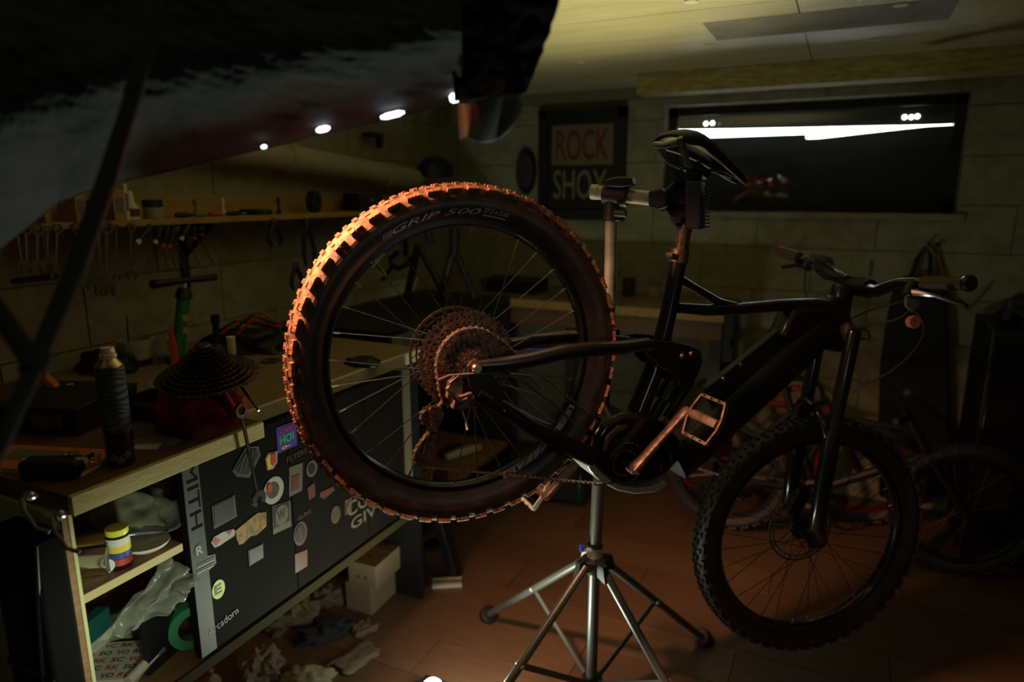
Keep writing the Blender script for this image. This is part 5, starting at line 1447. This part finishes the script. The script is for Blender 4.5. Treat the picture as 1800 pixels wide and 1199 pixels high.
o = sh_(213, 993); t = thing('striped_jar', 'small jar with yellow lid and coloured bands on the cabinet shelf', 'jar', o)
hj = (P(207, 925, x=o.x).z - o.z); r = .0205
G().lathe([(r * .9, 0), (r, .002), (r, hj * .80), (r * .85, hj * .84)], (0, 0, 0), (0, 0, 1), 28).build('jar_body', M_glass, t)
for z0, z1, m_ in ((.10, .26, SR), (.27, .42, M_bluep), (.43, .60, SY), (.60, .78, M_white)):
    G().lathe([(r * 1.01, hj * z0), (r * 1.02, hj * z0), (r * 1.02, hj * z1), (r * 1.01, hj * z1)], (0, 0, 0), (0, 0, 1), 28, closed=True).build('label_band', m_, t)
G().lathe([(r * .95, hj * .84), (r * .98, hj * .86), (r * .98, hj * .99), (r * .9, hj), (0, hj)], (0, 0, 0), (0, 0, 1), 28).build('jar_lid', M_yellowp, t)
for (px, py, a, l_, r_, m_, lab) in ((160, 992, .9, .085, .031, M_gold, 'gold metal cup lying on its side on the cabinet shelf'), (146, 1018, .75, .065, .028, M_chrome, 'shiny silver metal cup on its side at the front of the cabinet shelf'), (188, 1000, 2.6, .035, .014, M_silver, 'small silver bushing beside the striped jar')):
    o = sh_(px, py) + V((0, .016 if r_ > .02 else 0, r_)); t = thing('metal_cup', lab, 'metal cup', o, a)
    G().lathe([(r_ * .85, -l_ / 2), (r_, -l_ / 2), (r_, l_ / 2), (r_ * .95, l_ / 2), (r_ * .9, -l_ * .4)], (0, 0, 0), (1, 0, 0), 28, closed=False).build('cup_body', m_, t)
    G().lathe([(r_ * .9, l_ * .48), (r_ * .9, l_ * .5), (0, l_ * .5)], (0, 0, 0), (1, 0, 0), 28, cap=False).build('cup_bottom', M_grey if r_ > .02 else M_silver, t)
o = sh_(240, 940) + V((-.06, .02, 0)); t = thing('peaked_cap', 'crumpled grey fabric cap with a shiny folded edge on the cabinet shelf', 'cap', o, .2)
lump(.20, .17, .085, 1.2, .3, 20, 2.3).build('crown', mat('khaki_cloth', (.20, .19, .13), .8, col2=(.14, .13, .09), scale=10, bump=.6), t, smooth=80)
G().grid(lambda u, v: V(((.055 + .055 * v) * math.cos((u - .5) * 2.6) + .02, (.07 + .05 * v) * math.sin((u - .5) * 2.6), .03 + .012 * math.sin(u * 9) - .01 * v)), 24, 6).build('visor', mat('shiny_film', (.4, .42, .42), .18, .6, bump=.4, bscale=20), t, smooth=80, thick=.003)
o = sh_(268, 966) + V((-.015, 0, 0)); t = thing('cream_disc', 'cream plastic disc lying under the grey cap on the cabinet shelf', 'disc', o)
G().lathe([(0, .0), (.030, .001), (.040, .008), (.042, .014), (.036, .012), (0, .008)], (0, 0, 0), (0, 0, 1), 28, cap=False).build('dish', M_white, t); G().lathe([(.041, .012), (.043, .012), (.043, .015), (.041, .015)], (0, 0, 0), (0, 0, 1), 28, closed=True).build('rim', M_white, t)
# lower bay
zb = ZB + .001
o = P(225, 1150, z=zb) + V((-.04, .03, 0)); t = thing('printed_carton', 'flat carton printed with rows of red and black letters low in the cabinet', 'carton', P(195, 1178, z=zb), .55)
G().box((0, 0, .012), (.15, .13, .024)).build('carton_body', M_white, t, smooth=0, bevel=.001)
for i in range(5):
    for j in range(4):
        text('RSV'[(i + j) % 3] + 'OCK'[(i * j) % 3], 'carton_lettering', M_redp if (i + j) % 2 else M_ink, t, Matrix.Translation((-.055 + j * .036, -.05 + i * .025, .0248)), w=.026, h=.014, bold=.03)
o = P(262, 1110, z=zb) + V((-.03, .02, 0)); t = thing('clear_sack', 'large clear plastic sack draped from the shelf down to the printed carton', 'bag', o)
pA, pB, pC, pD = [P(*q, x=x_) - o for q, x_ in (((285, 975), -1.20), ((345, 1015), -1.165), ((318, 1065), -1.15), ((165, 1140), -1.19))]


def sack(u, v):
    top_ = pA.lerp(pB, u); bot = pD.lerp(pC, u * .9 + .05 * math.sin(u * 9))
    q = top_.lerp(bot, v)
    q += V((.012 * math.sin(u * 14 + v * 3) + .012 * noise.noise(V((u * 5, v * 7, 2))), .008 * math.sin(v * 6 + u * 3), .012 * noise.noise(V((u * 9, v * 4, 7)))))
    q.x = min(q.x, -1.146 - o.x)
    return q


G().grid(sack, 36, 30).build('film', M_bag, t, smooth=80, thick=.0012)
lump(.12, .14, .05, 9.3, .4, 12, 2.4).build('film_fold', mat('olive_film', (.32, .32, .17), .35, bump=.6, bscale=16, alpha=.75), t, mw=Matrix.Translation((-.02, -.03, 0)), smooth=80)
o = P(262, 1075, z=zb + .10); t = thing('black_booklet', 'black booklet standing inside the lower cabinet bay behind the sack', 'booklet', V((-1.27, .86, zb)), .2)
G().box((0, 0, .07), (.012, .09, .14)).build('cover', M_black, t, smooth=0, bevel=.001); G().box((.0, 0.001, .07), (.009, .091, .137)).build('pages', M_white, t, smooth=0)
o = V((-1.215, .92, zb)); t = thing('green_tape_roll', 'roll of green tape standing on edge low in the cabinet', 'tape', V((-1.26, .93, zb + .052)))
G().lathe([(.034, -.015), (.052, -.015), (.052, .015), (.034, .015)], (0, 0, 0), (1, -.4, 0), 30, closed=True).build('tape', mat('green_tape', (.05, .28, .12), .4), t); G().lathe([(.031, -.014), (.034, -.014), (.034, .014), (.031, .014)], (0, 0, 0), (1, -.4, 0), 30, closed=True).build('core', M_grey, t)
a, b = P(225, 1199, z=zb + .02), P(272, 1150, z=zb + .03)
t = thing('white_tube', 'white plastic tube leaning at the bottom front of the cabinet', 'tube', a); e = (b - a); e.x = min(e.x, -1.18 - a.x)
G().cyl((0, 0, 0), e, .011, n=18).build('tube_body', M_white, t); G().cyl(e, e * 1.25, .012, n=18).build('tube_end', M_grey, t)
t = thing('teal_packet', 'small teal and cream packet at the back of the lower cabinet bay', 'packet', V((-1.42, .80, zb)), .3); G().box((0, 0, .05), (.03, .10, .10)).build('packet_body', mat('teal_print', (.02, .16, .14), .5), t, bevel=.003); G().box((.016, 0, .03), (.001, .09, .04)).build('packet_label', M_white, t)
# under the cabinet, on the floor
t = thing('brass_nozzle_bottle', 'small bottle with a pale brass nozzle standing on the floor below the cabinet', 'bottle', P(375, 1230, z=0)); o = t.location
zt_ = P(375, 1166, x=o.x).z
G().lathe([(.025, 0), (.026, .004), (.026, zt_ * .55), (.012, zt_ * .72), (.010, zt_ * .78)], (0, 0, 0), (0, 0, 1), 24).build('bottle_body', M_kraft, t); G().lathe([(.011, zt_ * .76), (.011, zt_ * .88), (.006, zt_ * .9), (.006, zt_), (0, zt_)], (0, 0, 0), (0, 0, 1), 20).build('nozzle', M_gold, t)


def box_from(name, label, top, z0, z1, m, texts=None, px_faces=None):
    """carton whose top corners are seen at the given photo pixels (front-left, front-right, back-right)"""
    A, B, C_ = [P(*q, z=z1) for q in top]
    u = (B - A); v = (C_ - B); v = v - u * (v.dot(u) / u.length_squared)
    c = A + u / 2 + v / 2; c.z = z0
    rz = math.atan2(u.y, u.x)
    t = thing(name, label, 'box', c, rz)
    w_, d_ = u.length, v.length
    G().box((0, 0, (z1 - z0) / 2), (w_, d_, z1 - z0)).build('box_body', m, t, smooth=0, bevel=.0015)
    G().box((0, 0, z1 - z0 + .0008), (w_, .012, .0004)).build('tape_seam', mat('carton_tape', (.45, .36, .25), .4), t, smooth=0)
    return t, w_, d_, z1 - z0


# upper carton: left-front (612,985), right-front (658,1003), back-right (718,948)
t, w_, d_, h_ = box_from('cardboard_box', 'upper brown cardboard box with printed marks on its lid, stacked under the bench', ((611, 985), (660, 997), (719, 951)), .105, .19, M_card)
text('PROF', 'box_print', M_ink, t, Matrix.Translation((-w_ * .1, d_ * .22, h_ + .001)) @ Rz(.0), w=w_ * .55, h=d_ * .16, bold=.04)
text('v', 'box_print', M_ink, t, Matrix.Translation((0, -d_ * .25, h_ + .001)), w=w_ * .22, h=.014); text('^ ^', 'box_print', M_ink, t, Matrix.Translation((0, -d_ / 2 - .001, h_ * .4)) @ Matrix.Rotation(PI / 2, 4, 'X'), w=w_ * .4, h=.014)
tb, _, _, _ = box_from('cardboard_box', 'lower paler cardboard box carrying the printed one, on the floor under the bench', ((606, 1022), (648, 1036), (700, 992)), 0, .104, M_card)
tb.location = (t.location.x - .02, t.location.y - .01, 0); tb.rotation_euler = t.rotation_euler
kr = [((460, 1185), (.12, .10, .08), 'crumpled kraft paper bag nearest the frame bottom, under the bench'), ((515, 1098), (.16, .12, .09), 'large crumpled brown paper bag on the floor under the bottom rail'),
      ((580, 1058), (.12, .08, .06), 'folded brown paper sheet leaning behind the crumpled bags'), ((640, 1108), (.08, .06, .02), 'small torn scrap of cardboard on the floor beside the lamp glow'), ((625, 1160), (.14, .08, .015), 'flat kraft paper wrap spread on the floor at the bench foot')]
for i, (q, sz, lab) in enumerate(kr):
    t = thing('paper_bag' if i < 3 else 'paper_scrap', lab, 'paper bag' if i < 3 else 'paper', P(*q, z=0), .6 + i * .2)
    lump(*sz, seed=11 + i * 3.3, amp=.42, n=16, power=2.6 + i * .5).build('paper', M_kraft, t, smooth=25)
    G().grid(lambda u, v: V((sz[0] * (.2 + u * .35), sz[1] * (v - .5) * .8, sz[2] * (.7 + .4 * math.sin(u * 5 + i) * (1 - u)) * (1 - u * .8) + .004)), 8, 6).build('folded_edge', M_kraft, t, smooth=25, thick=.0015)
t = thing('black_jacket', 'black jacket or cloth bundle lying among the brown paper bags', 'cloth', P(575, 1118, z=0), .9); lump(.19, .08, .045, 21.5, .5, 16, 2.2).build('cloth_body', mat('black_jacket', (.02, .022, .03), .8), t, smooth=80)
t = thing('pale_cloth', 'pale crumpled cloth on the floor in the lower left corner of the papers', 'cloth', P(540, 1196, z=0), .5); lump(.15, .07, .04, 25.5, .4, 16, 2.2).build('cloth_body', mat('pale_cloth', (.28, .25, .15), .8, bump=.4), t, smooth=80)
# paper pack by the black leg
t = thing('paper_pack', 'pale flat folded pack lying on the floor at the foot of the black trestle', 'pack', P(786, 1027, z=0), .55)
for k in range(3): G().box((0, -.02 + k * .02, .006 + .002 * (k % 2)), (.11, .018, .012)).build('slat', M_white if k != 1 else M_kraft, t, smooth=0, bevel=.002)
# black trestle leg
o = P(765, 1010, z=0); t = thing('black_trestle', 'dark folded trestle standing on the floor beyond the muddy wheel, beside the boxes', 'trestle', V((o.x - .03, o.y + .03, 0)))
o = t.location.copy()
tt = [P(*q, y=o.y) - o for q in ((715, 870), (762, 870))]
for i, (a, b, r_) in enumerate(((tt[0], P(742, 1030, z=.01) - o, .022), (tt[1], P(800, 1010, z=.01) - o, .024))):
    G().beam(a, b, .04, .05, up=(0, 1, 0)).build('leg', M_black, t, smooth=0, bevel=.004)
G().beam(tt[0] + V((0, 0, .0)), tt[1] + V((0, 0, .0)), .03, .04).build('top_bar', M_black, t, smooth=0, bevel=.003)
G().beam(P(745, 960, y=o.y) - o, P(785, 955, y=o.y) - o, .02, .09, up=(0, 1, 0)).build('cross_bar', M_black, t, smooth=0, bevel=.003)
# bay beyond the post seen through the wheel
zs1 = P(815, 796, x=-1.52).z - .022; zs2 = P(772, 838, x=-1.47).z - .02
t = thing('shoe_rack', 'dark low rack beyond the bench post, seen through the lower half of the wheel', 'rack', V((-1.66, 2.42, 0)), 0)
for z_ in (zs1 - .009, zs2 - .009): G().box((0, 0, z_), (.50, .96, .016)).build('shelf', M_oak, t, smooth=0, bevel=.002)
for a in (-.48, .48): G().box((0, a, .46), (.50, .02, .92)).build('side_panel', M_black, t, smooth=0)
G().box((0, 0, .93), (.50, .98, .02)).build('top', M_black, t, smooth=0, bevel=.002)
for (q, xx, lab, ang, zz) in (((815, 790), -1.52, 'nearer pale beige soled shoe in the dark rack', .35, .024), ((842, 772), -1.66, 'pale beige shoe with a red toe behind the other shoe in the rack', 1.1, .026)):
    c = P(*q, x=xx); c.z = zs1 + zz
    t = thing('shoe', lab, 'shoe', c, PI / 2 - ang)
    G().tube([(-.11, 0, 0), (-.04, 0, .004), (.03, 0, .002), (.10, 0, 0)], [.019, .024, .026, .019], 14, flat=1.0).build('sole', mat('beige_sole', (.50, .40, .25), .7), t, smooth=60)
    G().tube([(-.10, 0.05, -.002), (-.04, .055, .004), (.04, .05, .0)], [.022, .028, .022], 14).build('upper', M_black, t, smooth=60)
    if xx < -1.6: G().tube([(.09, 0, .0), (.115, 0, .0)], [.020, .010], 12).build('toe', mat('dim_red', (.12, .012, .01), .6), t)
for q, lab, xx in (((772, 826), 'small red box on the lower shelf of the dark rack', -1.47), ((852, 742), 'dark red cloth folded on the shelf behind the pale shoes', -1.80)):
    c = P(*q, x=xx); c.z = (zs2 if q[0] == 772 else zs1) + .021; t = thing('red_box' if q[0] == 772 else 'red_cloth', lab, 'box' if q[0] == 772 else 'cloth', c, PI / 2)
    G().box((0, 0, 0), (.075, .05, .04) if q[0] == 772 else (.14, .06, .04)).build('body', mat('dim_red', (.12, .012, .01), .6), t, bevel=.004); G().box((0, -.026, 0), (.004, .002, .03)).build('label', M_ink, t)

# ------------------------------------------------------------------ back wall: bench, sign, hung things
t = thing('back_bench', 'long workbench along the back wall with an ochre front edge', 'workbench', V((-1.0, 3.2, 0)))
xb1 = P(1273, 560, y=2.95).x
o = t.location
G().box2(V((XL + .02, 2.955, .885)) - o, V((xb1, YB - .01, .92)) - o).build('worktop', M_top2, t, smooth=0)
G().box2(V((XL + .02, 2.945, .884)) - o, V((xb1, 2.955, .921)) - o).build('front_edge', M_yel, t, smooth=0)
G().box2(V((XL + .02, 2.97, .80)) - o, V((xb1 - .01, 2.99, .884)) - o).build('apron', mat('brown_apron', (.16, .08, .04), .6), t, smooth=0)
for xx in (-1.9, -1.15, xb1 - .06):
    for yy in (2.98, 3.36): G().box2(V((xx, yy, 0)) - o, V((xx + .05, yy + .05, .884)) - o).build('leg', M_black, t, smooth=0)


def frame_thing():
    x0, x1 = P(951, 290, y=YB).x, P(1102, 290, y=YB).x
    z1_, z0_ = P(1020, 192, y=YB).z, P(1020, 386, y=YB).z
    c = V(((x0 + x1) / 2, YB - .006, (z0_ + z1_) / 2)); w_, h_ = x1 - x0, z1_ - z0_
    t = thing('framed_sign', 'black framed sign reading ROCK SHOX in red on cream and cream on black', 'sign', c)
    for a, b in (((-w_ / 2, -.035, -h_ / 2), (-w_ / 2 + .045, 0, h_ / 2)), ((w_ / 2 - .045, -.035, -h_ / 2), (w_ / 2, 0, h_ / 2)), ((-w_ / 2, -.035, h_ / 2 - .05), (w_ / 2, 0, h_ / 2)), ((-w_ / 2, -.035, -h_ / 2), (w_ / 2, 0, -h_ / 2 + .05))):
        G().box2(a, b).build('frame_bar', M_black, t, smooth=0, bevel=.002)
    G().box2((-w_ / 2 + .04, -.012, -h_ / 2 + .04), (w_ / 2 - .04, -.004, h_ / 2 - .04)).build('backing', M_black, t, smooth=0)
    a, b = P(971, 221, y=YB - .02) - c, P(1077, 289, y=YB - .02) - c
    G().box2((a.x, -.016, b.z), (b.x, -.012, a.z)).build('cream_panel', mat('cream_poster', (.20, .155, .09), .8), t, smooth=0)
    m4 = lambda q: Matrix.Translation(q) @ Matrix.Rotation(PI / 2, 4, 'X')
    text('ROCK', 'lettering', mat('poster_red', (.15, .018, .02), .7), t, m4(V(((a.x + b.x) / 2, -.0168, (a.z + b.z) / 2))), w=(b.x - a.x) * .86, h=(a.z - b.z) * .76, bold=.03)
    a, b = P(973, 299, y=YB - .02) - c, P(1066, 350, y=YB - .02) - c
    text('SHOX', 'lettering', mat('poster_cream', (.24, .21, .13), .7), t, m4(V(((a.x + b.x) / 2, -.0135, (a.z + b.z) / 2))), w=(b.x - a.x), h=(a.z - b.z), bold=.02)


frame_thing()
t = thing('oval_wall_mirror', 'dark oval wall object hanging just left of the framed sign', 'mirror', P(925, 302, y=YB - .02))
g = G().lathe([(.06, -.01), (.075, -.014), (.08, 0), (.06, 0)], (0, 0, 0), (0, 1, 0), 32, closed=True); g.v = [(p[0] * .75, p[1], p[2] * 1.5) for p in g.v]; g.build('oval_frame', M_black, t)
g = G().lathe([(.0, -.006), (.062, -.004), (.062, 0), (0, 0)], (0, 0, 0), (0, 1, 0), 32); g.v = [(p[0] * .75, p[1], p[2] * 1.5) for p in g.v]; g.build('dark_face', M_purp, t)
# stuff on the back bench
for i, (px, w_, h_, m_, nm, lab, ct) in enumerate(((905, .30, .06, M_black, 'parts_crate', 'black low crate in the middle of the back bench right of the frame', 'crate'), (1000, .12, .05, M_grey, 'parts_crate', 'grey crate on the back bench near the stand post', 'crate'))):
    r = cray(px, 500); t = thing(nm, lab, ct, V((r.x * 3.2 / r.y, 3.2, .921)))
    G().box((0, 0, h_ / 2), (w_, .18, h_)).build('crate_body', m_, t, bevel=.004); G().box((0, 0, h_), (w_ + .01, .19, .008)).build('crate_rim', m_, t, bevel=.001)
r = cray(1105, 515); o = V((r.x * 3.3 / r.y, 3.3, .921)); bottle('purple_jar', 'small dull purple jar on the back bench right of the stand post', 'jar', o, [(.03, 0), (.032, .004), (.032, .07), (.028, .075)], M_purp, [(.031, .072), (.031, .088), (0, .09)], M_purp)
r = cray(1150, 520); o = V((r.x * 3.3 / r.y, 3.3, .921)); bottle('pale_tin', 'pale tin on the back bench beside the purple jar', 'tin', o, [(.03, 0), (.03, .06)], M_pvc, [(.031, .058), (.031, .066), (0, .066)], M_grey)
# bare bicycle frame leaning on the back bench, seen through the upper half of the wheel
yf = 2.50
t = thing('bare_bike_frame', 'bare black bicycle frame and fork standing on the dark rack, seen through the wheel', 'bicycle frame', P(780, 545, y=yf)); o = t.location.copy()
fp = lambda a, b: P(a, b, y=yf) - o
for nm, pts, r_ in (('frame_tube', [(735, 430), (714, 528)], .016), ('frame_tube', [(735, 430), (788, 530)], .015), ('frame_tube', [(800, 400), (798, 450)], .020), ('frame_tube', [(796, 440), (772, 530)], .016), ('frame_tube', [(804, 450), (835, 525)], .016), ('curved_bar', [(735, 440), (718, 462), (700, 472), (688, 465), (686, 455), (700, 443)], .012), ('curved_bar', [(690, 468), (672, 492)], .009), ('frame_tube', [(752, 408), (756, 428)], .018)):
    G().tube([fp(*p) for p in pts], r_, 12).build(nm, M_black, t)
# hanging black garment bag
yg = YB - .08
t = thing('garment_bag', 'long black garment bag hanging from a hook on the back wall behind the handlebar', 'garment bag', P(1600, 440, y=yg)); o = t.location.copy()
gp_ = [(1572, 505), (1590, 488), (1640, 486), (1662, 510), (1668, 600), (1672, 760), (1668, 872), (1610, 880), (1546, 876), (1544, 760), (1548, 640), (1560, 560)]
G().prism([P(*q, y=yg) - o for q in gp_], (0, .06, 0)).build('bag_body', mat('garment_black', (.010, .010, .011), .7), t, bevel=.012)
G().tube([P(*q, y=yg + .03) - o for q in ((1598, 500), (1612, 455), (1628, 432), (1636, 450), (1634, 498))], .009, 10).build('bag_strap', M_black, t)
G().cyl(P(1628, 432, y=yg) - o, P(1628, 430, y=YB) - o, .006).build('hook', M_grey, t)
G().lathe([(0, -.004), (.014, -.003), (.014, 0), (0, 0)], P(1594, 690, y=yg) - o, (0, 1, 0), 16).build('badge', M_kraft, t)
t = thing('ochre_strap', 'faded ochre strap hanging on the same hook as the garment bag', 'strap', P(1650, 430, y=YB - .03)); o = t.location.copy()
G().tube([P(*q, y=YB - .02) - o for q in ((1632, 428), (1648, 445), (1658, 480), (1668, 520), (1700, 545), (1740, 500))], .006, 8).build('strap', mat('ochre_strap', (.22, .14, .06), .8), t); G().box((0, 0, 0), (.02, .006, .02)).build('buckle', M_black, t)
t = thing('wall_nail', 'rusty spike on the block wall above the stem', 'nail', P(1530, 470, y=YB - .01)); G().cyl((0, 0, 0), (0, .012, 0), .005).tube([(0, 0, .03), (0, 0, -.04)], .004, 8).build('spike', M_grey, t); G().box((0, .004, 0), (.016, .008, .016)).build('plate', M_grey, t)
# locker on the right with a bundle on top
xl = P(1728, 700, y=3.0).x
t = thing('black_locker', 'tall black locker standing at the right edge against the back wall', 'locker', V((xl + .3, 3.2, 0))); o = t.location
zt2 = P(1728, 578, y=3.0).z
G().box2((-.3, -.19, 0), (.3, .2, zt2)).build('locker_body', M_black, t, smooth=0, bevel=.006); G().box2((-.29, -.20, .05), (-.005, -.19, zt2 - .03)).build('door', M_blackg, t, bevel=.003); G().box2((.005, -.20, .05), (.29, -.19, zt2 - .03)).build('door', M_blackg, t, bevel=.003)
t = thing('black_bundle', 'black rounded bundle resting on top of the locker', 'bundle', V((xl + .20, 3.15, zt2 + .002))); lump(.34, .26, .13, 31.2, .2, 14, 2.3).build('bundle_body', M_black, t, smooth=80); G().tube([(-.12, -.1, .03), (-.16, -.12, .05)], .02, 10).build('bundle_strap', M_black, t)

# ------------------------------------------------------------------ other bicycles behind
def small_bike(name, label, r_, wb_, loc, rz, mfr, mrim, steer=0.0, rimc=None):
    t = thing(name, label, 'bicycle', V(loc), rz)
    tires = G().lathe(tyre_profile(r_, .05, r_ - .05), (0, 0, 0), (0, 1, 0), 64, cap=False).mesh('tire', M_treadblk, 60)
    kn = knobs(r_ + .002, .05, 60).mesh('tread', M_treadblk, 0)
    rm = G().lathe(rim_profile(r_ - .066, .026), (0, 0, 0), (0, 1, 0), 64, closed=True).mesh('rim', mrim, 40)
    fm = [Matrix.Translation((0, 0, r_)), Matrix.Translation((wb_, 0, r_)) @ Rz(steer)]
    for m_ in fm:
        ti = inst('tire', tires, t, m_); tag(inst('tread', kn, ti), kind='stuff'); ri = inst('rim', rm, t, m_)
        spoke_set(ri, Matrix.Identity(4), r_ - .066, 20, .018, .022, -.022, M_steelw, M_steelw, rr=.0009, nip=False)
        G().cyl((0, -.045, 0), (0, .045, 0), .014).build('hub', M_black, t, mw=m_)
    bb = V((wb_ * .40, 0, r_ * .92)); st = V((wb_ * .27, 0, r_ * 2.15)); ht_ = V((wb_ * .78, 0, r_ * 2.1)); hb2 = V((wb_ * .84, 0, r_ * 1.75)); ra2 = V((0, 0, r_)); fa2 = V((wb_, 0, r_))
    for a, b, rr in ((bb, st + V((-.03, 0, .10)), .014), (bb, hb2, .019), (st, ht_, .014)): G().tube([a, b], rr, 14).build('frame_tube', mfr, t)
    for s_ in (-1, 1):
        G().tube([bb + V((0, s_ * .03, 0)), ra2 + V((0, s_ * .05, 0))], .008, 10).build('chainstay', mfr, t); G().tube([st + V((0, s_ * .02, 0)), ra2 + V((0, s_ * .05, 0))], .007, 10).build('seatstay', mfr, t)
        G().tube([hb2 + V((0, s_ * .04, 0)), fa2 + V((0, s_ * .045, 0))], .012, 10).build('fork_leg', M_black, t)
        G().tube([bb + V((0, s_ * .06, 0)), bb + V((s_ * .10, s_ * .075, -.08 * s_))], .008, 10).build('crank_arm', M_black, t)
        G().box(bb + V((s_ * .10, s_ * .12, -.08 * s_)), (.07, .08, .018)).build('pedal', M_black, t, bevel=.003)
    G().tube([hb2 + V((.01, -.05, -.01)), hb2 + V((.01, .05, -.01))], .014, 10).build('fork_crown', M_black, t)
    G().tube([hb2, ht_, ht_ + (ht_ - hb2) * .7], .019, 14).build('head_tube', mfr, t)
    hc = ht_ + (ht_ - hb2) * .8
    G().tube([hc + V((-.05, -.26, .03)), hc + V((.0, -.10, .0)), hc + V((0, .10, .0)), hc + V((-.05, .26, .03))], .011, 12).build('handlebar', M_black, t)
    sd = st + V((-.05, 0, .14))
    G().tube([sd + V((-.11, 0, 0)), sd + V((-.04, 0, .008)), sd + V((.06, 0, 0)), sd + V((.12, 0, -.006))], [.05, .06, .028, .016], 14, flat=1.0).build('saddle', M_black, t, mw=Matrix.Translation(sd) @ Matrix.Diagonal((1, 1, .4, 1)) @ Matrix.Translation(-sd))
    gr_ = gear(.06, 30, .004, .046, 0); gr_.build('chainring', M_grey, t, mw=Matrix.Translation(bb + V((0, -.045, 0))), smooth=0)
    return t


c1_ = P(1430, 905, z=0)
sb = small_bike('small_bicycle', 'small dark bicycle with red details parked behind the front wheel of the mountain bike', .26, .86, (P(1690, 1010, z=.06).x - .86, 2.86, 0), .0, M_black, M_black, .2)
rr_ = G(); pts = [V(((.21) * math.cos(a), -.03, .21 * math.sin(a))) for a in [(-.9 + .9 * k / 10) for k in range(11)]]
o = sb.location
bk2 = small_bike('child_bicycle', 'child bicycle with red rims leaning on the back wall between the stand and the fork', .235, .66, (P(1225, 890, z=0).x, 3.12, 0), .06, mat('red_frame', (.22, .02, .015), .4), mat('red_rim', (.36, .02, .015), .4))
t = thing('dark_tool_case', 'dark case on the floor under the back bench left of the stand pole', 'case', P(975, 880, z=0) + V((0, .05, 0)), .2); G().box((0, 0, .10), (.22, .16, .20)).build('case_body', M_black, t, bevel=.02); G().tube([(-.04, 0, .20), (-.03, 0, .225), (.03, 0, .225), (.04, 0, .20)], .008, 10).build('case_handle', M_black, t)
t = thing('green_bottle', 'dark green bottle on the floor beside the case', 'bottle', P(1012, 885, z=0) + V((0.02, .0, 0))); G().lathe([(.025, 0), (.027, .004), (.027, .10), (.010, .14), (.010, .17), (0, .17)], (0, 0, 0), (0, 0, 1), 20).build('body', mat('green_glass', (.01, .06, .03), .2), t); G().lathe([(.012, .16), (.012, .18), (0, .18)], (0, 0, 0), (0, 0, 1), 20).build('cap', M_black, t)
t = thing('purple_ball', 'dim purple ball on the floor behind the fork of the front wheel', 'ball', P(1492, 940, z=0) + V((.06, .5, .07)))
G().lathe([(0.07 * math.sin(PI * k / 16) + 1e-6, -.07 * math.cos(PI * k / 16)) for k in range(17)], (0, 0, 0), (0, 0, 1), 24).build('ball_skin', M_purp, t, smooth=180); G().lathe([(0, .069), (.006, .0695), (0, .071)], (0, 0, 0), (0, 0, 1), 12).build('valve', M_black, t)
t = thing('mud_guard', 'curved red mudguard lying over the small bicycle behind the fork', 'mudguard', P(1385, 690, y=2.9)); o = t.location.copy()
G().tube([P(*q, y=2.9) - o for q in ((1355, 702), (1372, 690), (1390, 683), (1412, 682), (1428, 690))], [.006, .011, .013, .011, .005], 10, flat=1.6).build('guard', mat('dim_red_plastic', (.30, .02, .015), .5), t); G().cyl((0, 0, 0), (.01, .02, -.16), .004).build('guard_stay', M_black, t)
